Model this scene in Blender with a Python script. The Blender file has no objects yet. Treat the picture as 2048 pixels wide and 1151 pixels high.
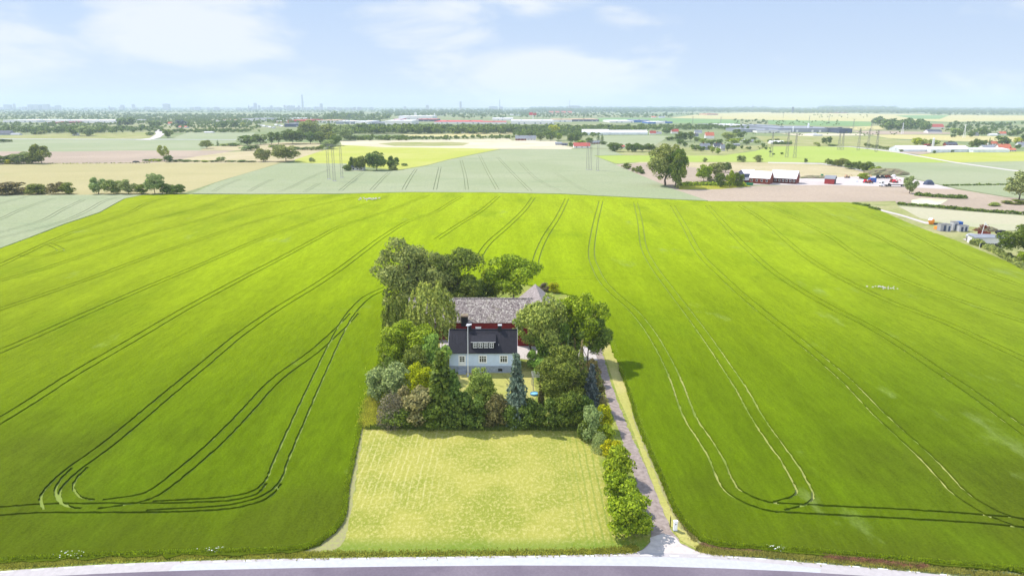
import bpy, math, random
import numpy as np
from mathutils import Vector
from mathutils.geometry import delaunay_2d_cdt
S = bpy.context.scene
C = S.collection
R = math.radians
random.seed(7)
RNG = np.random.default_rng(11)

# ------------------------------------------------------------------ camera, sky, sun, exposure
F = 1365.0; CX = 1024.0; CY = 575.5; CAMZ = 46.0; PITCH = R(14.87)
SP, CP = math.sin(PITCH), math.cos(PITCH)
cam = bpy.data.cameras.new("camera"); camo = bpy.data.objects.new("camera", cam); C.objects.link(camo)
cam.sensor_width = 36; cam.lens = 36 * F / 2048; cam.clip_start = 0.5; cam.clip_end = 80000
camo.location = (0, 0, CAMZ); camo.rotation_euler = (R(90) - PITCH, 0, 0)
S.camera = camo

HAZE = 1.05e-4
CLOUDS = [(430, 50, 200, 140, 1.0), (570, 190, 240, 55, .95), (1080, 175, 330, 80, 1.0), (860, 60, 240, 60, .75), (1030, 35, 260, 50, .7), (1225, 50, 120, 40, .7), (120, 130, 220, 90, .45), (1300, 120, 200, 60, .5), (1510, 135, 80, 25, .45), (-500, 80, 400, 120, .8), (2600, 60, 400, 140, .7)]
SUN_EL = R(52); SUN_DIR = Vector((-0.80, 0.60, 0)).normalized()          # horizontal direction towards the sun
w = bpy.data.worlds.new("World"); S.world = w; w.use_nodes = True
nt = w.node_tree; nt.nodes.clear()
def N(t, k, **kw):
    n = t.nodes.new(k)
    for a, b in kw.items(): setattr(n, a, b)
    return n
out = N(nt, 'ShaderNodeOutputWorld'); bg = N(nt, 'ShaderNodeBackground')
sky = N(nt, 'ShaderNodeTexSky', sky_type='NISHITA', sun_disc=False, sun_elevation=SUN_EL,
        sun_rotation=math.atan2(SUN_DIR.x, SUN_DIR.y), altitude=50, air_density=1.0, dust_density=.6, ozone_density=2.0)
tc = N(nt, 'ShaderNodeTexCoord')
mp = N(nt, 'ShaderNodeMapping'); mp.inputs['Scale'].default_value = (1.0, 1.0, 3.2); mp.inputs['Location'].default_value = (0.35, 0.1, 0.62)
n1 = N(nt, 'ShaderNodeTexNoise'); n1.inputs['Scale'].default_value = 5.5; n1.inputs['Detail'].default_value = 9; n1.inputs['Roughness'].default_value = .52; n1.inputs['Distortion'].default_value = .35
rp = N(nt, 'ShaderNodeValToRGB'); rp.color_ramp.elements[0].position = .47; rp.color_ramp.elements[1].position = .72
mx = N(nt, 'ShaderNodeMix', data_type='RGBA'); mx.inputs[7].default_value = (6.3, 6.6, 7.0, 1)
hs = N(nt, 'ShaderNodeHueSaturation'); hs.inputs['Saturation'].default_value = 1.0; hs.inputs['Value'].default_value = 1.0
L = nt.links.new
L(tc.outputs['Generated'], mp.inputs['Vector']); L(mp.outputs['Vector'], n1.inputs['Vector']); L(n1.outputs['Fac'], rp.inputs['Fac'])
acc_ = None
for cx_, cy_, rx_, ry_, am in CLOUDS:                  # cloud banks: direction of the middle, angular half-widths, weight
    u_ = (cx_ - 1024) / 1365; e_ = (213 - cy_) / 1365
    vm = N(nt, 'ShaderNodeVectorMath', operation='SUBTRACT'); vm.inputs[1].default_value = Vector((u_, 1, e_)).normalized()
    v2 = N(nt, 'ShaderNodeVectorMath', operation='MULTIPLY'); v2.inputs[1].default_value = (1365 / rx_, 0, 1365 / ry_)
    v3 = N(nt, 'ShaderNodeVectorMath', operation='LENGTH'); m3 = N(nt, 'ShaderNodeMapRange'); m3.interpolation_type = 'SMOOTHSTEP'
    for a_, b_ in ((1, 1.35), (2, .1), (3, 0), (4, am)): m3.inputs[a_].default_value = b_
    L(tc.outputs['Generated'], vm.inputs[0]); L(vm.outputs[0], v2.inputs[0]); L(v2.outputs[0], v3.inputs[0]); L(v3.outputs['Value'], m3.inputs[0])
    if acc_ is None: acc_ = m3.outputs[0]
    else:
        mxx = N(nt, 'ShaderNodeMath', operation='MAXIMUM'); L(acc_, mxx.inputs[0]); L(m3.outputs[0], mxx.inputs[1]); acc_ = mxx.outputs[0]
sm = N(nt, 'ShaderNodeMath', operation='MULTIPLY_ADD'); sm.inputs[1].default_value = 2.7; L(n1.outputs['Fac'], sm.inputs[0]); L(acc_, sm.inputs[2])
m4 = N(nt, 'ShaderNodeMapRange'); m4.interpolation_type = 'SMOOTHSTEP'; m4.inputs[1].default_value = 1.62; m4.inputs[2].default_value = 2.28; m4.inputs[4].default_value = .92; L(sm.outputs[0], m4.inputs[0]); L(m4.outputs[0], mx.inputs[0])
L(sky.outputs['Color'], hs.inputs['Color'])
sxw = N(nt, 'ShaderNodeSeparateXYZ'); L(tc.outputs['Generated'], sxw.inputs[0])
mr = N(nt, 'ShaderNodeMapRange'); mr.inputs[1].default_value = 0.0; mr.inputs[2].default_value = .30; L(sxw.outputs[2], mr.inputs[0])
gr = N(nt, 'ShaderNodeMix', data_type='RGBA'); gr.inputs[6].default_value = (4.5, 5.25, 6.7, 1); gr.inputs[7].default_value = (2.75, 4.05, 6.5, 1); L(mr.outputs[0], gr.inputs[0])
veil = N(nt, 'ShaderNodeMix', data_type='RGBA'); veil.inputs[0].default_value = .88; L(hs.outputs['Color'], veil.inputs[6]); L(gr.outputs[2], veil.inputs[7]); L(veil.outputs[2], mx.inputs[6])
L(mx.outputs[2], bg.inputs['Color']); L(bg.outputs[0], out.inputs['Surface'])
# unseen bright cloud added behind the camera to fill the shaded house front
mb_ = N(nt, 'ShaderNodeMapRange'); mb_.interpolation_type = 'SMOOTHSTEP'; mb_.inputs[1].default_value = .05; mb_.inputs[2].default_value = -.75; mb_.inputs[4].default_value = .85; L(sxw.outputs[1], mb_.inputs[0])
bk = N(nt, 'ShaderNodeMix', data_type='RGBA'); bk.inputs[7].default_value = (11.5, 12.3, 13.8, 1); L(mb_.outputs[0], bk.inputs[0]); L(mx.outputs[2], bk.inputs[6]); L(bk.outputs[2], bg.inputs['Color'])
bg.inputs['Strength'].default_value = 0.102

sl = bpy.data.lights.new("sun", 'SUN'); sl.energy = 4.2; sl.angle = R(.53); sl.color = (1.0, .955, .88)
so = bpy.data.objects.new("sun", sl); C.objects.link(so); so.location = (-80, 60, 200)
so.rotation_euler = (Vector((SUN_DIR.x * math.cos(SUN_EL), SUN_DIR.y * math.cos(SUN_EL), math.sin(SUN_EL)))).to_track_quat('Z', 'Y').to_euler()
vs = S.view_settings; S.display_settings.display_device = 'sRGB'
vs.view_transform = 'Standard'; vs.look = 'None'; vs.exposure = 0.48; vs.gamma = 1.0; vs.use_curve_mapping = False
S.cycles.max_bounces = 6; S.cycles.volume_bounces = 1; S.cycles.transparent_max_bounces = 8

# ------------------------------------------------------------------ projection from photo pixels to places on the land
def ray(px, py):
    u = (px - CX) / F; v = (CY - py) / F
    return u, CP + v * SP, -SP + v * CP
def P(px, py, z=0.0):
    dx, dy, dz = ray(px, py); t = (CAMZ - z) / -dz
    return (dx * t, dy * t, z)
def zat(py, Y):                       # height of the point seen at row py when it stands at distance Y
    _, dy, dz = ray(CX, py); return CAMZ + dz * Y / dy
def depth(Y, z=0.0): return Y * CP + (CAMZ - z) * SP
def xat(px, Y, z=0.0): return (px - CX) / F * depth(Y, z)

# ------------------------------------------------------------------ materials
def mat_base(name):
    m = bpy.data.materials.new(name); m.use_nodes = True
    t = m.node_tree; b = t.nodes['Principled BSDF']; return m, t, b
def paint(name, rgb, rough=.7, var=.12, scale=3.0, bump=0.0, metal=0.0, spec=.3, rgb2=None, bscale=None):
    m, t, b = mat_base(name)
    g = N(t, 'ShaderNodeNewGeometry'); n = N(t, 'ShaderNodeTexNoise'); n.inputs['Scale'].default_value = scale; n.inputs['Detail'].default_value = 6
    t.links.new(g.outputs['Position'], n.inputs['Vector'])
    r = N(t, 'ShaderNodeValToRGB'); e = r.color_ramp.elements
    e[0].position = .3; e[1].position = .7
    lo = [c * (1 - var) for c in rgb]; hi = list(rgb2) if rgb2 else [min(1, c * (1 + var)) for c in rgb]
    e[0].color = (*lo, 1); e[1].color = (*hi, 1)
    t.links.new(n.outputs['Fac'], r.inputs['Fac']); t.links.new(r.outputs['Color'], b.inputs['Base Color'])
    b.inputs['Roughness'].default_value = rough; b.inputs['Metallic'].default_value = metal; b.inputs['Specular IOR Level'].default_value = spec
    if bump:
        n2 = N(t, 'ShaderNodeTexNoise'); n2.inputs['Scale'].default_value = bscale or scale * 4; n2.inputs['Detail'].default_value = 4
        t.links.new(g.outputs['Position'], n2.inputs['Vector'])
        bp = N(t, 'ShaderNodeBump'); bp.inputs['Strength'].default_value = 1; bp.inputs['Distance'].default_value = bump
        t.links.new(n2.outputs['Fac'], bp.inputs['Height']); t.links.new(bp.outputs['Normal'], b.inputs['Normal'])
    return m
def math_node(t, op, a, b=None, clamp=False):
    n = N(t, 'ShaderNodeMath', operation=op); n.use_clamp = clamp
    for i, v in enumerate((a, b)):
        if v is None: continue
        if isinstance(v, (int, float)): n.inputs[i].default_value = v
        else: t.links.new(v, n.inputs[i])
    return n.outputs[0]
def mapr(t, v, a, b, c=0., d=1., smooth=True):
    n = N(t, 'ShaderNodeMapRange'); n.interpolation_type = 'SMOOTHSTEP' if smooth else 'LINEAR'
    t.links.new(v, n.inputs[0]); n.inputs[1].default_value = a; n.inputs[2].default_value = b; n.inputs[3].default_value = c; n.inputs[4].default_value = d
    return n.outputs[0]
def mixc(t, f, a, b, mode='MIX'):
    n = N(t, 'ShaderNodeMix', data_type='RGBA', blend_type=mode)
    for i, v in ((0, f), (6, a), (7, b)):
        if isinstance(v, (int, float)): n.inputs[i].default_value = v
        elif isinstance(v, tuple): n.inputs[i].default_value = (*v, 1)
        else: t.links.new(v, n.inputs[i])
    return n.outputs[2]
def noise(t, vec, scale, detail=5, rough=.5, stretch=None, rot=0):
    if stretch:
        mpn = N(t, 'ShaderNodeMapping'); mpn.inputs['Scale'].default_value = stretch; mpn.inputs['Rotation'].default_value = (0, 0, rot)
        t.links.new(vec, mpn.inputs['Vector']); vec = mpn.outputs['Vector']
    n = N(t, 'ShaderNodeTexNoise'); n.inputs['Scale'].default_value = scale; n.inputs['Detail'].default_value = detail; n.inputs['Roughness'].default_value = rough
    t.links.new(vec, n.inputs['Vector']); return n.outputs['Fac']
def bump(t, b, h, dist):
    bp = N(t, 'ShaderNodeBump'); bp.inputs['Strength'].default_value = 1; bp.inputs['Distance'].default_value = dist
    t.links.new(h, bp.inputs['Height']); t.links.new(bp.outputs['Normal'], b.inputs['Normal'])

def field_mat(name, c1, c2, c3=None, fine=2.2, big=.018, bmp=.12, stretch=(1, 1, 1), rot=0.0, finamp=.35, sheen=0.0):
    """land cover: two tones in large patches, a third in streaks, small-scale grain and a real bump"""
    m, t, b = mat_base(name); g = N(t, 'ShaderNodeNewGeometry'); pos = g.outputs['Position']
    nb = noise(t, pos, big, 4, .55); ns = noise(t, pos, big * 5, 5, .6, stretch, rot); nf = noise(t, pos, fine, 4, .65)
    col = mixc(t, mapr(t, nb, .38, .62), c1, c2)
    col = mixc(t, math_node(t, 'MULTIPLY', mapr(t, ns, .52, .72), .6), col, c3 or c2)
    sc = mapr(t, nf, .25, .75, 1 - finamp, 1 + finamp, False)
    cc = N(t, 'ShaderNodeCombineColor'); [t.links.new(sc, cc.inputs[i]) for i in range(3)]
    col = mixc(t, 1.0, col, cc.outputs[0], 'MULTIPLY')
    t.links.new(col, b.inputs['Base Color']); b.inputs['Roughness'].default_value = .9; b.inputs['Specular IOR Level'].default_value = 0.0
    b.inputs['Sheen Weight'].default_value = sheen
    if bmp: bump(t, b, nf, bmp)
    return m

def crop_mat():
    m, t, b = mat_base('green_barley'); g = N(t, 'ShaderNodeNewGeometry'); pos = g.outputs['Position']
    sx = N(t, 'ShaderNodeSeparateXYZ'); t.links.new(pos, sx.inputs[0])
    x, y = sx.outputs[0], sx.outputs[1]
    big = noise(t, pos, .016, 4, .6); mid = noise(t, pos, .07, 6, .65, (1.0, .45, 1), R(25)); fine = noise(t, pos, 3.4, 5, .75, (1, .8, 1)); row = noise(t, pos, 1.3, 5, .7, (1.0, .22, 1), R(18))
    # brightening with view and sun angle put into the colour: darker near, lighter far
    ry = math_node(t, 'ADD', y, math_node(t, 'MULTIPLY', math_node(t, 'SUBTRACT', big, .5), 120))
    view_tone = mapr(t, ry, 62, 235)
    col = mixc(t, view_tone, (.090, .140, .003), (.222, .295, .006))
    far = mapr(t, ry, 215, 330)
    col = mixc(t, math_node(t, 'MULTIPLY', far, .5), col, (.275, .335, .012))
    side = mapr(t, x, 40, 190, 0, .62)  # right side painted duller olive for its sun and view angle
    col = mixc(t, side, col, (.195, .240, .030))
    side2 = mapr(t, x, -35, -150, 0, .45)
    col = mixc(t, side2, col, (.205, .235, .016))
    hd = mapr(t, ry, 88, 62)
    col = mixc(t, math_node(t, 'MULTIPLY', hd, .8), col, (.070, .092, .006))
    stk = noise(t, pos, .13, 5, .65, (1.0, .10, 1), R(16)); sk = mapr(t, stk, .36, .64, .90, 1.10, False); c5 = N(t, 'ShaderNodeCombineColor'); [t.links.new(sk, c5.inputs[i]) for i in range(3)]
    col = mixc(t, 1.0, col, c5.outputs[0], 'MULTIPLY')
    # pale, lodged patches
    lod = math_node(t, 'MULTIPLY', math_node(t, 'SUBTRACT', mapr(t, mid, .58, .74), mapr(t, x, 70, 0, 0, .35)), .65, True)
    col = mixc(t, lod, col, (.22, .28, .085))
    drk = math_node(t, 'MULTIPLY', mapr(t, noise(t, pos, .045, 5, .6, (1, .5, 1)), .52, .72), .40)
    col = mixc(t, drk, col, (.10, .165, .004))
    s = math_node(t, 'ADD', math_node(t, 'MULTIPLY', fine, .6), math_node(t, 'MULTIPLY', row, .4))
    sc = mapr(t, s, .32, .68, .66, 1.42, False)
    cc = N(t, 'ShaderNodeCombineColor'); [t.links.new(sc, cc.inputs[i]) for i in range(3)]
    col = mixc(t, 1.0, col, cc.outputs[0], 'MULTIPLY')
    t.links.new(col, b.inputs['Base Color']); b.inputs['Roughness'].default_value = .85; b.inputs['Specular IOR Level'].default_value = 0.0
    bump(t, b, s, .22)
    return m
def soil_mat():
    m, t, b = mat_base('trampled_soil'); g = N(t, 'ShaderNodeNewGeometry'); pos = g.outputs['Position']
    sx = N(t, 'ShaderNodeSeparateXYZ'); t.links.new(pos, sx.inputs[0])
    a = math_node(t, 'MULTIPLY', mapr(t, sx.outputs[0], 14, 24), mapr(t, sx.outputs[1], 150, 118))
    n = noise(t, pos, .12, 3); a = math_node(t, 'MULTIPLY', a, mapr(t, n, .40, .55))
    col = mixc(t, a, (.19, .25, .035), (.33, .34, .10))
    t.links.new(col, b.inputs['Base Color']); b.inputs['Roughness'].default_value = .95
    return m
def meadow_mat():
    m, t, b = mat_base('mown_meadow'); g = N(t, 'ShaderNodeNewGeometry'); pos = g.outputs['Position']
    sx = N(t, 'ShaderNodeSeparateXYZ'); t.links.new(pos, sx.inputs[0])
    big = noise(t, pos, .12, 5, .6); fine = noise(t, pos, 2.6, 6, .75, (1, .7, 1)); mid = noise(t, pos, .8, 5, .7)
    wv = N(t, 'ShaderNodeTexWave'); wv.bands_direction = 'X'; wv.inputs['Scale'].default_value = .36; wv.inputs['Distortion'].default_value = 2.2; wv.inputs['Detail'].default_value = 3; wv.inputs['Detail Scale'].default_value = .35
    t.links.new(pos, wv.inputs['Vector'])
    col = mixc(t, mapr(t, big, .36, .62), (.225, .25, .033), (.32, .31, .06))
    hay = math_node(t, 'MULTIPLY', mapr(t, fine, .45, .66), .75)
    col = mixc(t, hay, col, (.50, .44, .16))
    wr = math_node(t, 'MULTIPLY', mapr(t, sx.outputs[0], -6, -12), math_node(t, 'MULTIPLY', mapr(t, sx.outputs[1], 70, 74), mapr(t, wv.outputs['Fac'], .80, .97)))
    col = mixc(t, math_node(t, 'MULTIPLY', wr, math_node(t, 'MULTIPLY', mapr(t, mid, .38, .6), .42)), col, (.58, .51, .25))
    we = math_node(t, 'MULTIPLY', mapr(t, sx.outputs[0], 4, 11), math_node(t, 'MULTIPLY', mapr(t, wv.outputs['Fac'], .72, .98), .4))
    col = mixc(t, we, col, (.11, .20, .02))
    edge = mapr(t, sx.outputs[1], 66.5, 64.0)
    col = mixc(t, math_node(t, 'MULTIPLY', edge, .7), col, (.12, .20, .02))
    t.links.new(col, b.inputs['Base Color']); b.inputs['Roughness'].default_value = .95; b.inputs['Specular IOR Level'].default_value = .1
    bump(t, b, fine, .10)
    return m
def leaf_mat():
    m, t, b = mat_base('leaves'); oi = N(t, 'ShaderNodeObjectInfo'); g = N(t, 'ShaderNodeNewGeometry')
    n = noise(t, g.outputs['Position'], .9, 3, .6)
    sc = math_node(t, 'MULTIPLY', mapr(t, n, .3, .7, .78, 1.2, False), mapr(t, g.outputs['Random Per Island'], 0, 1, .42, 1.75, False))
    cc = N(t, 'ShaderNodeCombineColor')
    sr = math_node(t, 'MULTIPLY', sc, mapr(t, g.outputs['Random Per Island'], 0, 1, .9, 1.15, False))
    t.links.new(sr, cc.inputs[0]); t.links.new(sc, cc.inputs[1]); t.links.new(sc, cc.inputs[2])
    col = mixc(t, 1.0, oi.outputs['Color'], cc.outputs[0], 'MULTIPLY')
    b.inputs['Roughness'].default_value = .55; b.inputs['Specular IOR Level'].default_value = .12
    tr = N(t, 'ShaderNodeBsdfTranslucent'); ms = N(t, 'ShaderNodeMixShader'); ms.inputs[0].default_value = .33
    t.links.new(col, b.inputs['Base Color']); t.links.new(col, tr.inputs['Color'])
    o = t.nodes['Material Output']; t.links.new(b.outputs[0], ms.inputs[1]); t.links.new(tr.outputs[0], ms.inputs[2]); t.links.new(ms.outputs[0], o.inputs['Surface'])
    return m
def shingle_mat():
    m, t, b = mat_base('weathered_shingles'); g = N(t, 'ShaderNodeNewGeometry'); pos = g.outputs['Position']
    v = N(t, 'ShaderNodeTexVoronoi'); v.inputs['Scale'].default_value = 4.2; t.links.new(pos, v.inputs['Vector'])
    sp = N(t, 'ShaderNodeSeparateColor'); t.links.new(v.outputs['Color'], sp.inputs[0])
    n = noise(t, pos, .5, 5, .6)
    col = mixc(t, sp.outputs[0], (.125, .095, .09), (.36, .30, .275))
    col = mixc(t, mapr(t, sp.outputs[1], .72, .95), col, (.52, .47, .40))
    col = mixc(t, math_node(t, 'MULTIPLY', mapr(t, n, .55, .75), .5), col, (.24, .22, .12))
    t.links.new(col, b.inputs['Base Color']); b.inputs['Roughness'].default_value = .9
    sx = N(t, 'ShaderNodeSeparateXYZ'); t.links.new(pos, sx.inputs[0])
    w1 = math_node(t, 'FRACT', math_node(t, 'MULTIPLY', sx.outputs[2], 3.4))
    bump(t, b, math_node(t, 'ADD', w1, sp.outputs[0]), .04)
    return m
def glass_mat(name, rgb):
    m, t, b = mat_base(name); b.inputs['Base Color'].default_value = (*rgb, 1); b.inputs['Roughness'].default_value = .08; b.inputs['Specular IOR Level'].default_value = .6
    n = N(t, 'ShaderNodeTexNoise'); n.inputs['Scale'].default_value = 6; g = N(t, 'ShaderNodeNewGeometry'); t.links.new(g.outputs['Position'], n.inputs['Vector'])
    t.links.new(mixc(t, n.outputs['Fac'], rgb, tuple(c * 1.8 for c in rgb)), b.inputs['Base Color'])
    return m
def hay_mat():
    return paint('dry_grass', (.42, .37, .20), .95, .35, 3.0, .05, rgb2=(.30, .31, .10))

M = dict(
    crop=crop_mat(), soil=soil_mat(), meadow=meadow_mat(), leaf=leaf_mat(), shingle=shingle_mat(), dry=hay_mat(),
    bark=paint('bark', (.11, .085, .06), .9, .3, 4, .03), palebark=paint('pale_bark', (.30, .27, .22), .9, .3, 4, .03),
    road=field_mat('dark_asphalt', (.15, .125, .155), (.19, .16, .19), (.25, .22, .24), fine=4, big=.12, bmp=.01, stretch=(.03, 1, 1), finamp=.12), lane=paint('pale_asphalt', (.44, .44, .46), .85, .06, 2, .01),
    lane2=paint('pinkish_asphalt', (.42, .385, .385), .85, .07, 2, .01), white=paint('white_paint', (.78, .78, .78), .6, .04, 2),
    drive=paint('driveway_gravel', (.26, .205, .18), .95, .22, 1.6, .02, rgb2=(.35, .285, .255)), gravel=paint('pale_gravel', (.50, .45, .42), .95, .12, 1.5, .02),
    housewall=paint('grey_blue_render', (.58, .68, .86), .85, .05, 1.5, .004), plinth=paint('grey_plinth', (.30, .34, .42), .9, .15, 3, .01),
    seam=paint('black_seam_metal', (.020, .018, .024), .5, .2, 1.5, 0, .3), black=paint('black_boards', (.010, .010, .012), .7, .2, 2), chim=paint('black_chimney', (.014, .014, .016), .8, .2, 5),
    cap=paint('zinc_cap', (.45, .45, .47), .5, .1, 4), brick=paint('red_brick', (.20, .045, .025), .9, .25, 6, .01), redwood=paint('red_boards', (.17, .012, .010), .85, .25, 4),
    glass=glass_mat('window_glass', (.03, .035, .035)), darkglass=glass_mat('dark_glass', (.008, .01, .012)),
    wood=paint('grey_wood', (.36, .34, .31), .9, .2, 6), steel=paint('galvanised_steel', (.20, .19, .19), .6, .15, 2), whitesteel=paint('white_steel', (.86, .86, .88), .5, .05, 2),
    bluecloth=paint('blue_canvas', (.12, .32, .55), .6, .1, 4), tileroof=paint('orange_tiles', (.55, .16, .09), .85, .12, 4), redroof=paint('red_tiles', (.42, .09, .07), .85, .12, 4),
    paleroof=paint('pale_sheet_roof', (.72, .70, .70), .6, .06, .5), greyroof=paint('grey_sheet_roof', (.24, .25, .28), .7, .1, .5), darkroof=paint('dark_roof', (.09, .095, .12), .8, .1, .5),
    whitewall=paint('white_render', (.72, .70, .68), .85, .05, .5), greywall=paint('grey_cladding', (.26, .28, .33), .7, .08, .4), bluewall=paint('blue_cladding', (.03, .12, .40), .7, .08, .4),
    redwall=paint('bright_red_cladding', (.60, .03, .05), .7, .08, .4), navy=paint('dark_blue_cladding', (.06, .075, .13), .7, .3, .25), city=paint('pale_concrete', (.34, .33, .35), .85, .1, .02),
    glassroof=paint('greenhouse_glass', (.62, .66, .68), .3, .12, .25), orange=paint('orange_paint', (.75, .25, .03), .6, .1, 2), green=paint('green_paint', (.03, .22, .10), .6, .1, 2),
    earth=paint('heaped_earth', (.30, .21, .16), .95, .25, .8, .2, rgb2=(.22, .24, .10)), rubber=paint('rubber', (.02, .02, .02), .9, .2, 5), stone=paint('pale_stones', (.5, .47, .44), .9, .2, 2, .05),
    flower=paint('white_blossom', (.75, .76, .70), .8, .08, 5), tan=paint('tan_boards', (.50, .33, .20), .85, .15, 3),
)

# ------------------------------------------------------------------ mesh helpers
class MB:
    def __init__(s): s.v = []; s.f = []; s.m = []
    def quad(s, a, b, c, d, mi=0): s.poly([a, b, c, d], mi)
    def poly(s, pts, mi=0):
        n = len(s.v); s.v += [tuple(p) for p in pts]; s.f.append(tuple(range(n, n + len(pts)))); s.m.append(mi)
    def box(s, x0, x1, y0, y1, z0, z1, mi=0):
        n = len(s.v); s.v += [(x0, y0, z0), (x1, y0, z0), (x1, y1, z0), (x0, y1, z0), (x0, y0, z1), (x1, y0, z1), (x1, y1, z1), (x0, y1, z1)]
        s.f += [(n + 3, n + 2, n + 1, n), (n + 4, n + 5, n + 6, n + 7), (n, n + 1, n + 5, n + 4), (n + 1, n + 2, n + 6, n + 5), (n + 2, n + 3, n + 7, n + 6), (n + 3, n, n + 4, n + 7)]; s.m += [mi] * 6
    def tube(s, p, q, r0, r1=None, n=6, mi=0, caps=True):
        r1 = r0 if r1 is None else r1; p = Vector(p); q = Vector(q); d = (q - p).normalized()
        a = d.orthogonal().normalized(); b = d.cross(a); k = len(s.v)
        for c, r in ((p, r0), (q, r1)):
            for i in range(n):
                t = 2 * math.pi * i / n; s.v.append(tuple(c + (a * math.cos(t) + b * math.sin(t)) * r))
        for i in range(n): j = (i + 1) % n; s.f.append((k + i, k + j, k + n + j, k + n + i)); s.m.append(mi)
        if caps: s.f.append(tuple(range(k + n, k + 2 * n))); s.m.append(mi); s.f.append(tuple(range(k + n - 1, k - 1, -1))); s.m.append(mi)
    def prism(s, ring, off, mi=0):            # extrude a closed ring by off (Vector)
        n = len(ring); k = len(s.v); s.v += [tuple(p) for p in ring] + [tuple(Vector(p) + Vector(off)) for p in ring]
        s.f.append(tuple(range(k + n - 1, k - 1, -1))); s.m.append(mi); s.f.append(tuple(range(k + n, k + 2 * n))); s.m.append(mi)
        for i in range(n): j = (i + 1) % n; s.f.append((k + i, k + j, k + n + j, k + n + i)); s.m.append(mi)
    def slab(s, a, b, c, d, th, mi=0):        # thick sheet below the quad abcd
        a, b, c, d = map(Vector, (a, b, c, d)); nrm = (b - a).cross(c - a).normalized() * -th
        s.prism([a, b, c, d], nrm, mi)
    def dome(s, c, rx, ry, rz, n=10, rings=4, mi=0, jit=0.0):
        k = len(s.v); c = Vector(c)
        for i in range(rings):
            ph = math.pi / 2 * i / rings
            for j in range(n):
                t = 2 * math.pi * j / n; q = 1 + random.uniform(-jit, jit)
                s.v.append((c.x + rx * q * math.cos(ph) * math.cos(t), c.y + ry * q * math.cos(ph) * math.sin(t), c.z + rz * q * math.sin(ph)))
        s.v.append((c.x, c.y, c.z + rz)); top = len(s.v) - 1
        for i in range(rings - 1):
            for j in range(n): j2 = (j + 1) % n; s.f.append((k + i * n + j, k + i * n + j2, k + (i + 1) * n + j2, k + (i + 1) * n + j)); s.m.append(mi)
        for j in range(n): s.f.append((k + (rings - 1) * n + j, k + (rings - 1) * n + (j + 1) % n, top)); s.m.append(mi)
    def obj(s, name, mats, parent=None, rot=None, at=None):
        me = bpy.data.meshes.new(name); me.from_pydata(s.v, [], s.f)
        if not isinstance(mats, (list, tuple)): mats = [mats]
        for m in mats: me.materials.append(m)
        if len(mats) > 1: me.polygons.foreach_set('material_index', s.m)
        me.update(); o = bpy.data.objects.new(name, me); C.objects.link(o)
        if parent: o.parent = parent
        if at: o.location = at
        if rot: o.rotation_euler = (0, 0, rot)
        return o
def tag(o, label=None, cat=None, group=None, kind=None):
    if label: o['label'] = label
    if cat: o['category'] = cat
    if group: o['group'] = group
    if kind: o['kind'] = kind
    return o
def thing(name, label, cat, loc=(0, 0, 0), rz=0.0, group=None):
    o = bpy.data.objects.new(name, None); C.objects.link(o); o.location = loc; o.rotation_euler = (0, 0, rz); o.empty_display_size = .5
    return tag(o, label, cat, group)
def dup_tree(o, loc, rz=0.0, scale=None):
    c = o.copy(); C.objects.link(c); c.location = loc; c.rotation_euler = (0, 0, rz)
    if scale: c.scale = scale
    for ch in o.children:
        d = ch.copy(); C.objects.link(d); d.parent = c
        for g in ch.children:
            e = g.copy(); C.objects.link(e); e.parent = d
    return c
def np_mesh(name, V, Q, mat):
    me = bpy.data.meshes.new(name); V = np.ascontiguousarray(V, np.float32); Q = np.ascontiguousarray(Q, np.int32)
    me.vertices.add(len(V)); me.vertices.foreach_set('co', V.ravel()); nl = Q.size
    me.loops.add(nl); me.loops.foreach_set('vertex_index', Q.ravel()); me.polygons.add(len(Q))
    me.polygons.foreach_set('loop_start', np.arange(0, nl, Q.shape[1], dtype=np.int32)); me.materials.append(mat); me.update(calc_edges=True); return me

# ------------------------------------------------------------------ the land: sheets
def inpoly_order(pts):
    a = sum(pts[i][0] * pts[(i + 1) % len(pts)][1] - pts[(i + 1) % len(pts)][0] * pts[i][1] for i in range(len(pts)))
    return pts if a > 0 else pts[::-1]
def smooth(pts, n=6):
    """Catmull-Rom through 2-D points"""
    p = [np.array(q[:2], float) for q in pts]; o = []
    for i in range(len(p) - 1):
        a = p[max(i - 1, 0)]; b = p[i]; c = p[i + 1]; d = p[min(i + 2, len(p) - 1)]
        for k in range(n):
            t = k / n; o.append(.5 * ((2 * b) + (-a + c) * t + (2 * a - 5 * b + 4 * c - d) * t * t + (-a + 3 * b - 3 * c + d) * t ** 3))
    o.append(p[-1]); return o
def rough_ring(pts, step, jit, far=260):
    o = []
    for i in range(len(pts)):
        a = np.array(pts[i][:2], float); b = np.array(pts[(i + 1) % len(pts)][:2], float); d = np.linalg.norm(b - a)
        k = max(1, int(d / step)) if min(a[1], b[1]) < far and abs(a[0]) < 400 else 1
        k = min(k, 200)
        for j in range(k):
            q = a + (b - a) * j / k
            if j: q = q + RNG.normal(0, jit, 2)
            o.append(q)
    return o
def sheet(name, px, mat, z, kind='structure', rough=0, label=None, cat=None, step=1.2):
    pts = [P(x, y, z) for x, y in px]; ring = rough_ring(pts, step, rough) if rough else [np.array(p[:2]) for p in pts]
    ring = inpoly_order([tuple(q) for q in ring])
    r = delaunay_2d_cdt([Vector(q) for q in ring], [], [list(range(len(ring)))], 1, 1e-4)
    mb = MB(); mb.v = [(v.x, v.y, z) for v in r[0]]; mb.f = [tuple(f) for f in r[2]]; mb.m = [0] * len(mb.f)
    o = mb.obj(name, mat); return tag(o, label, cat, kind=kind)
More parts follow.
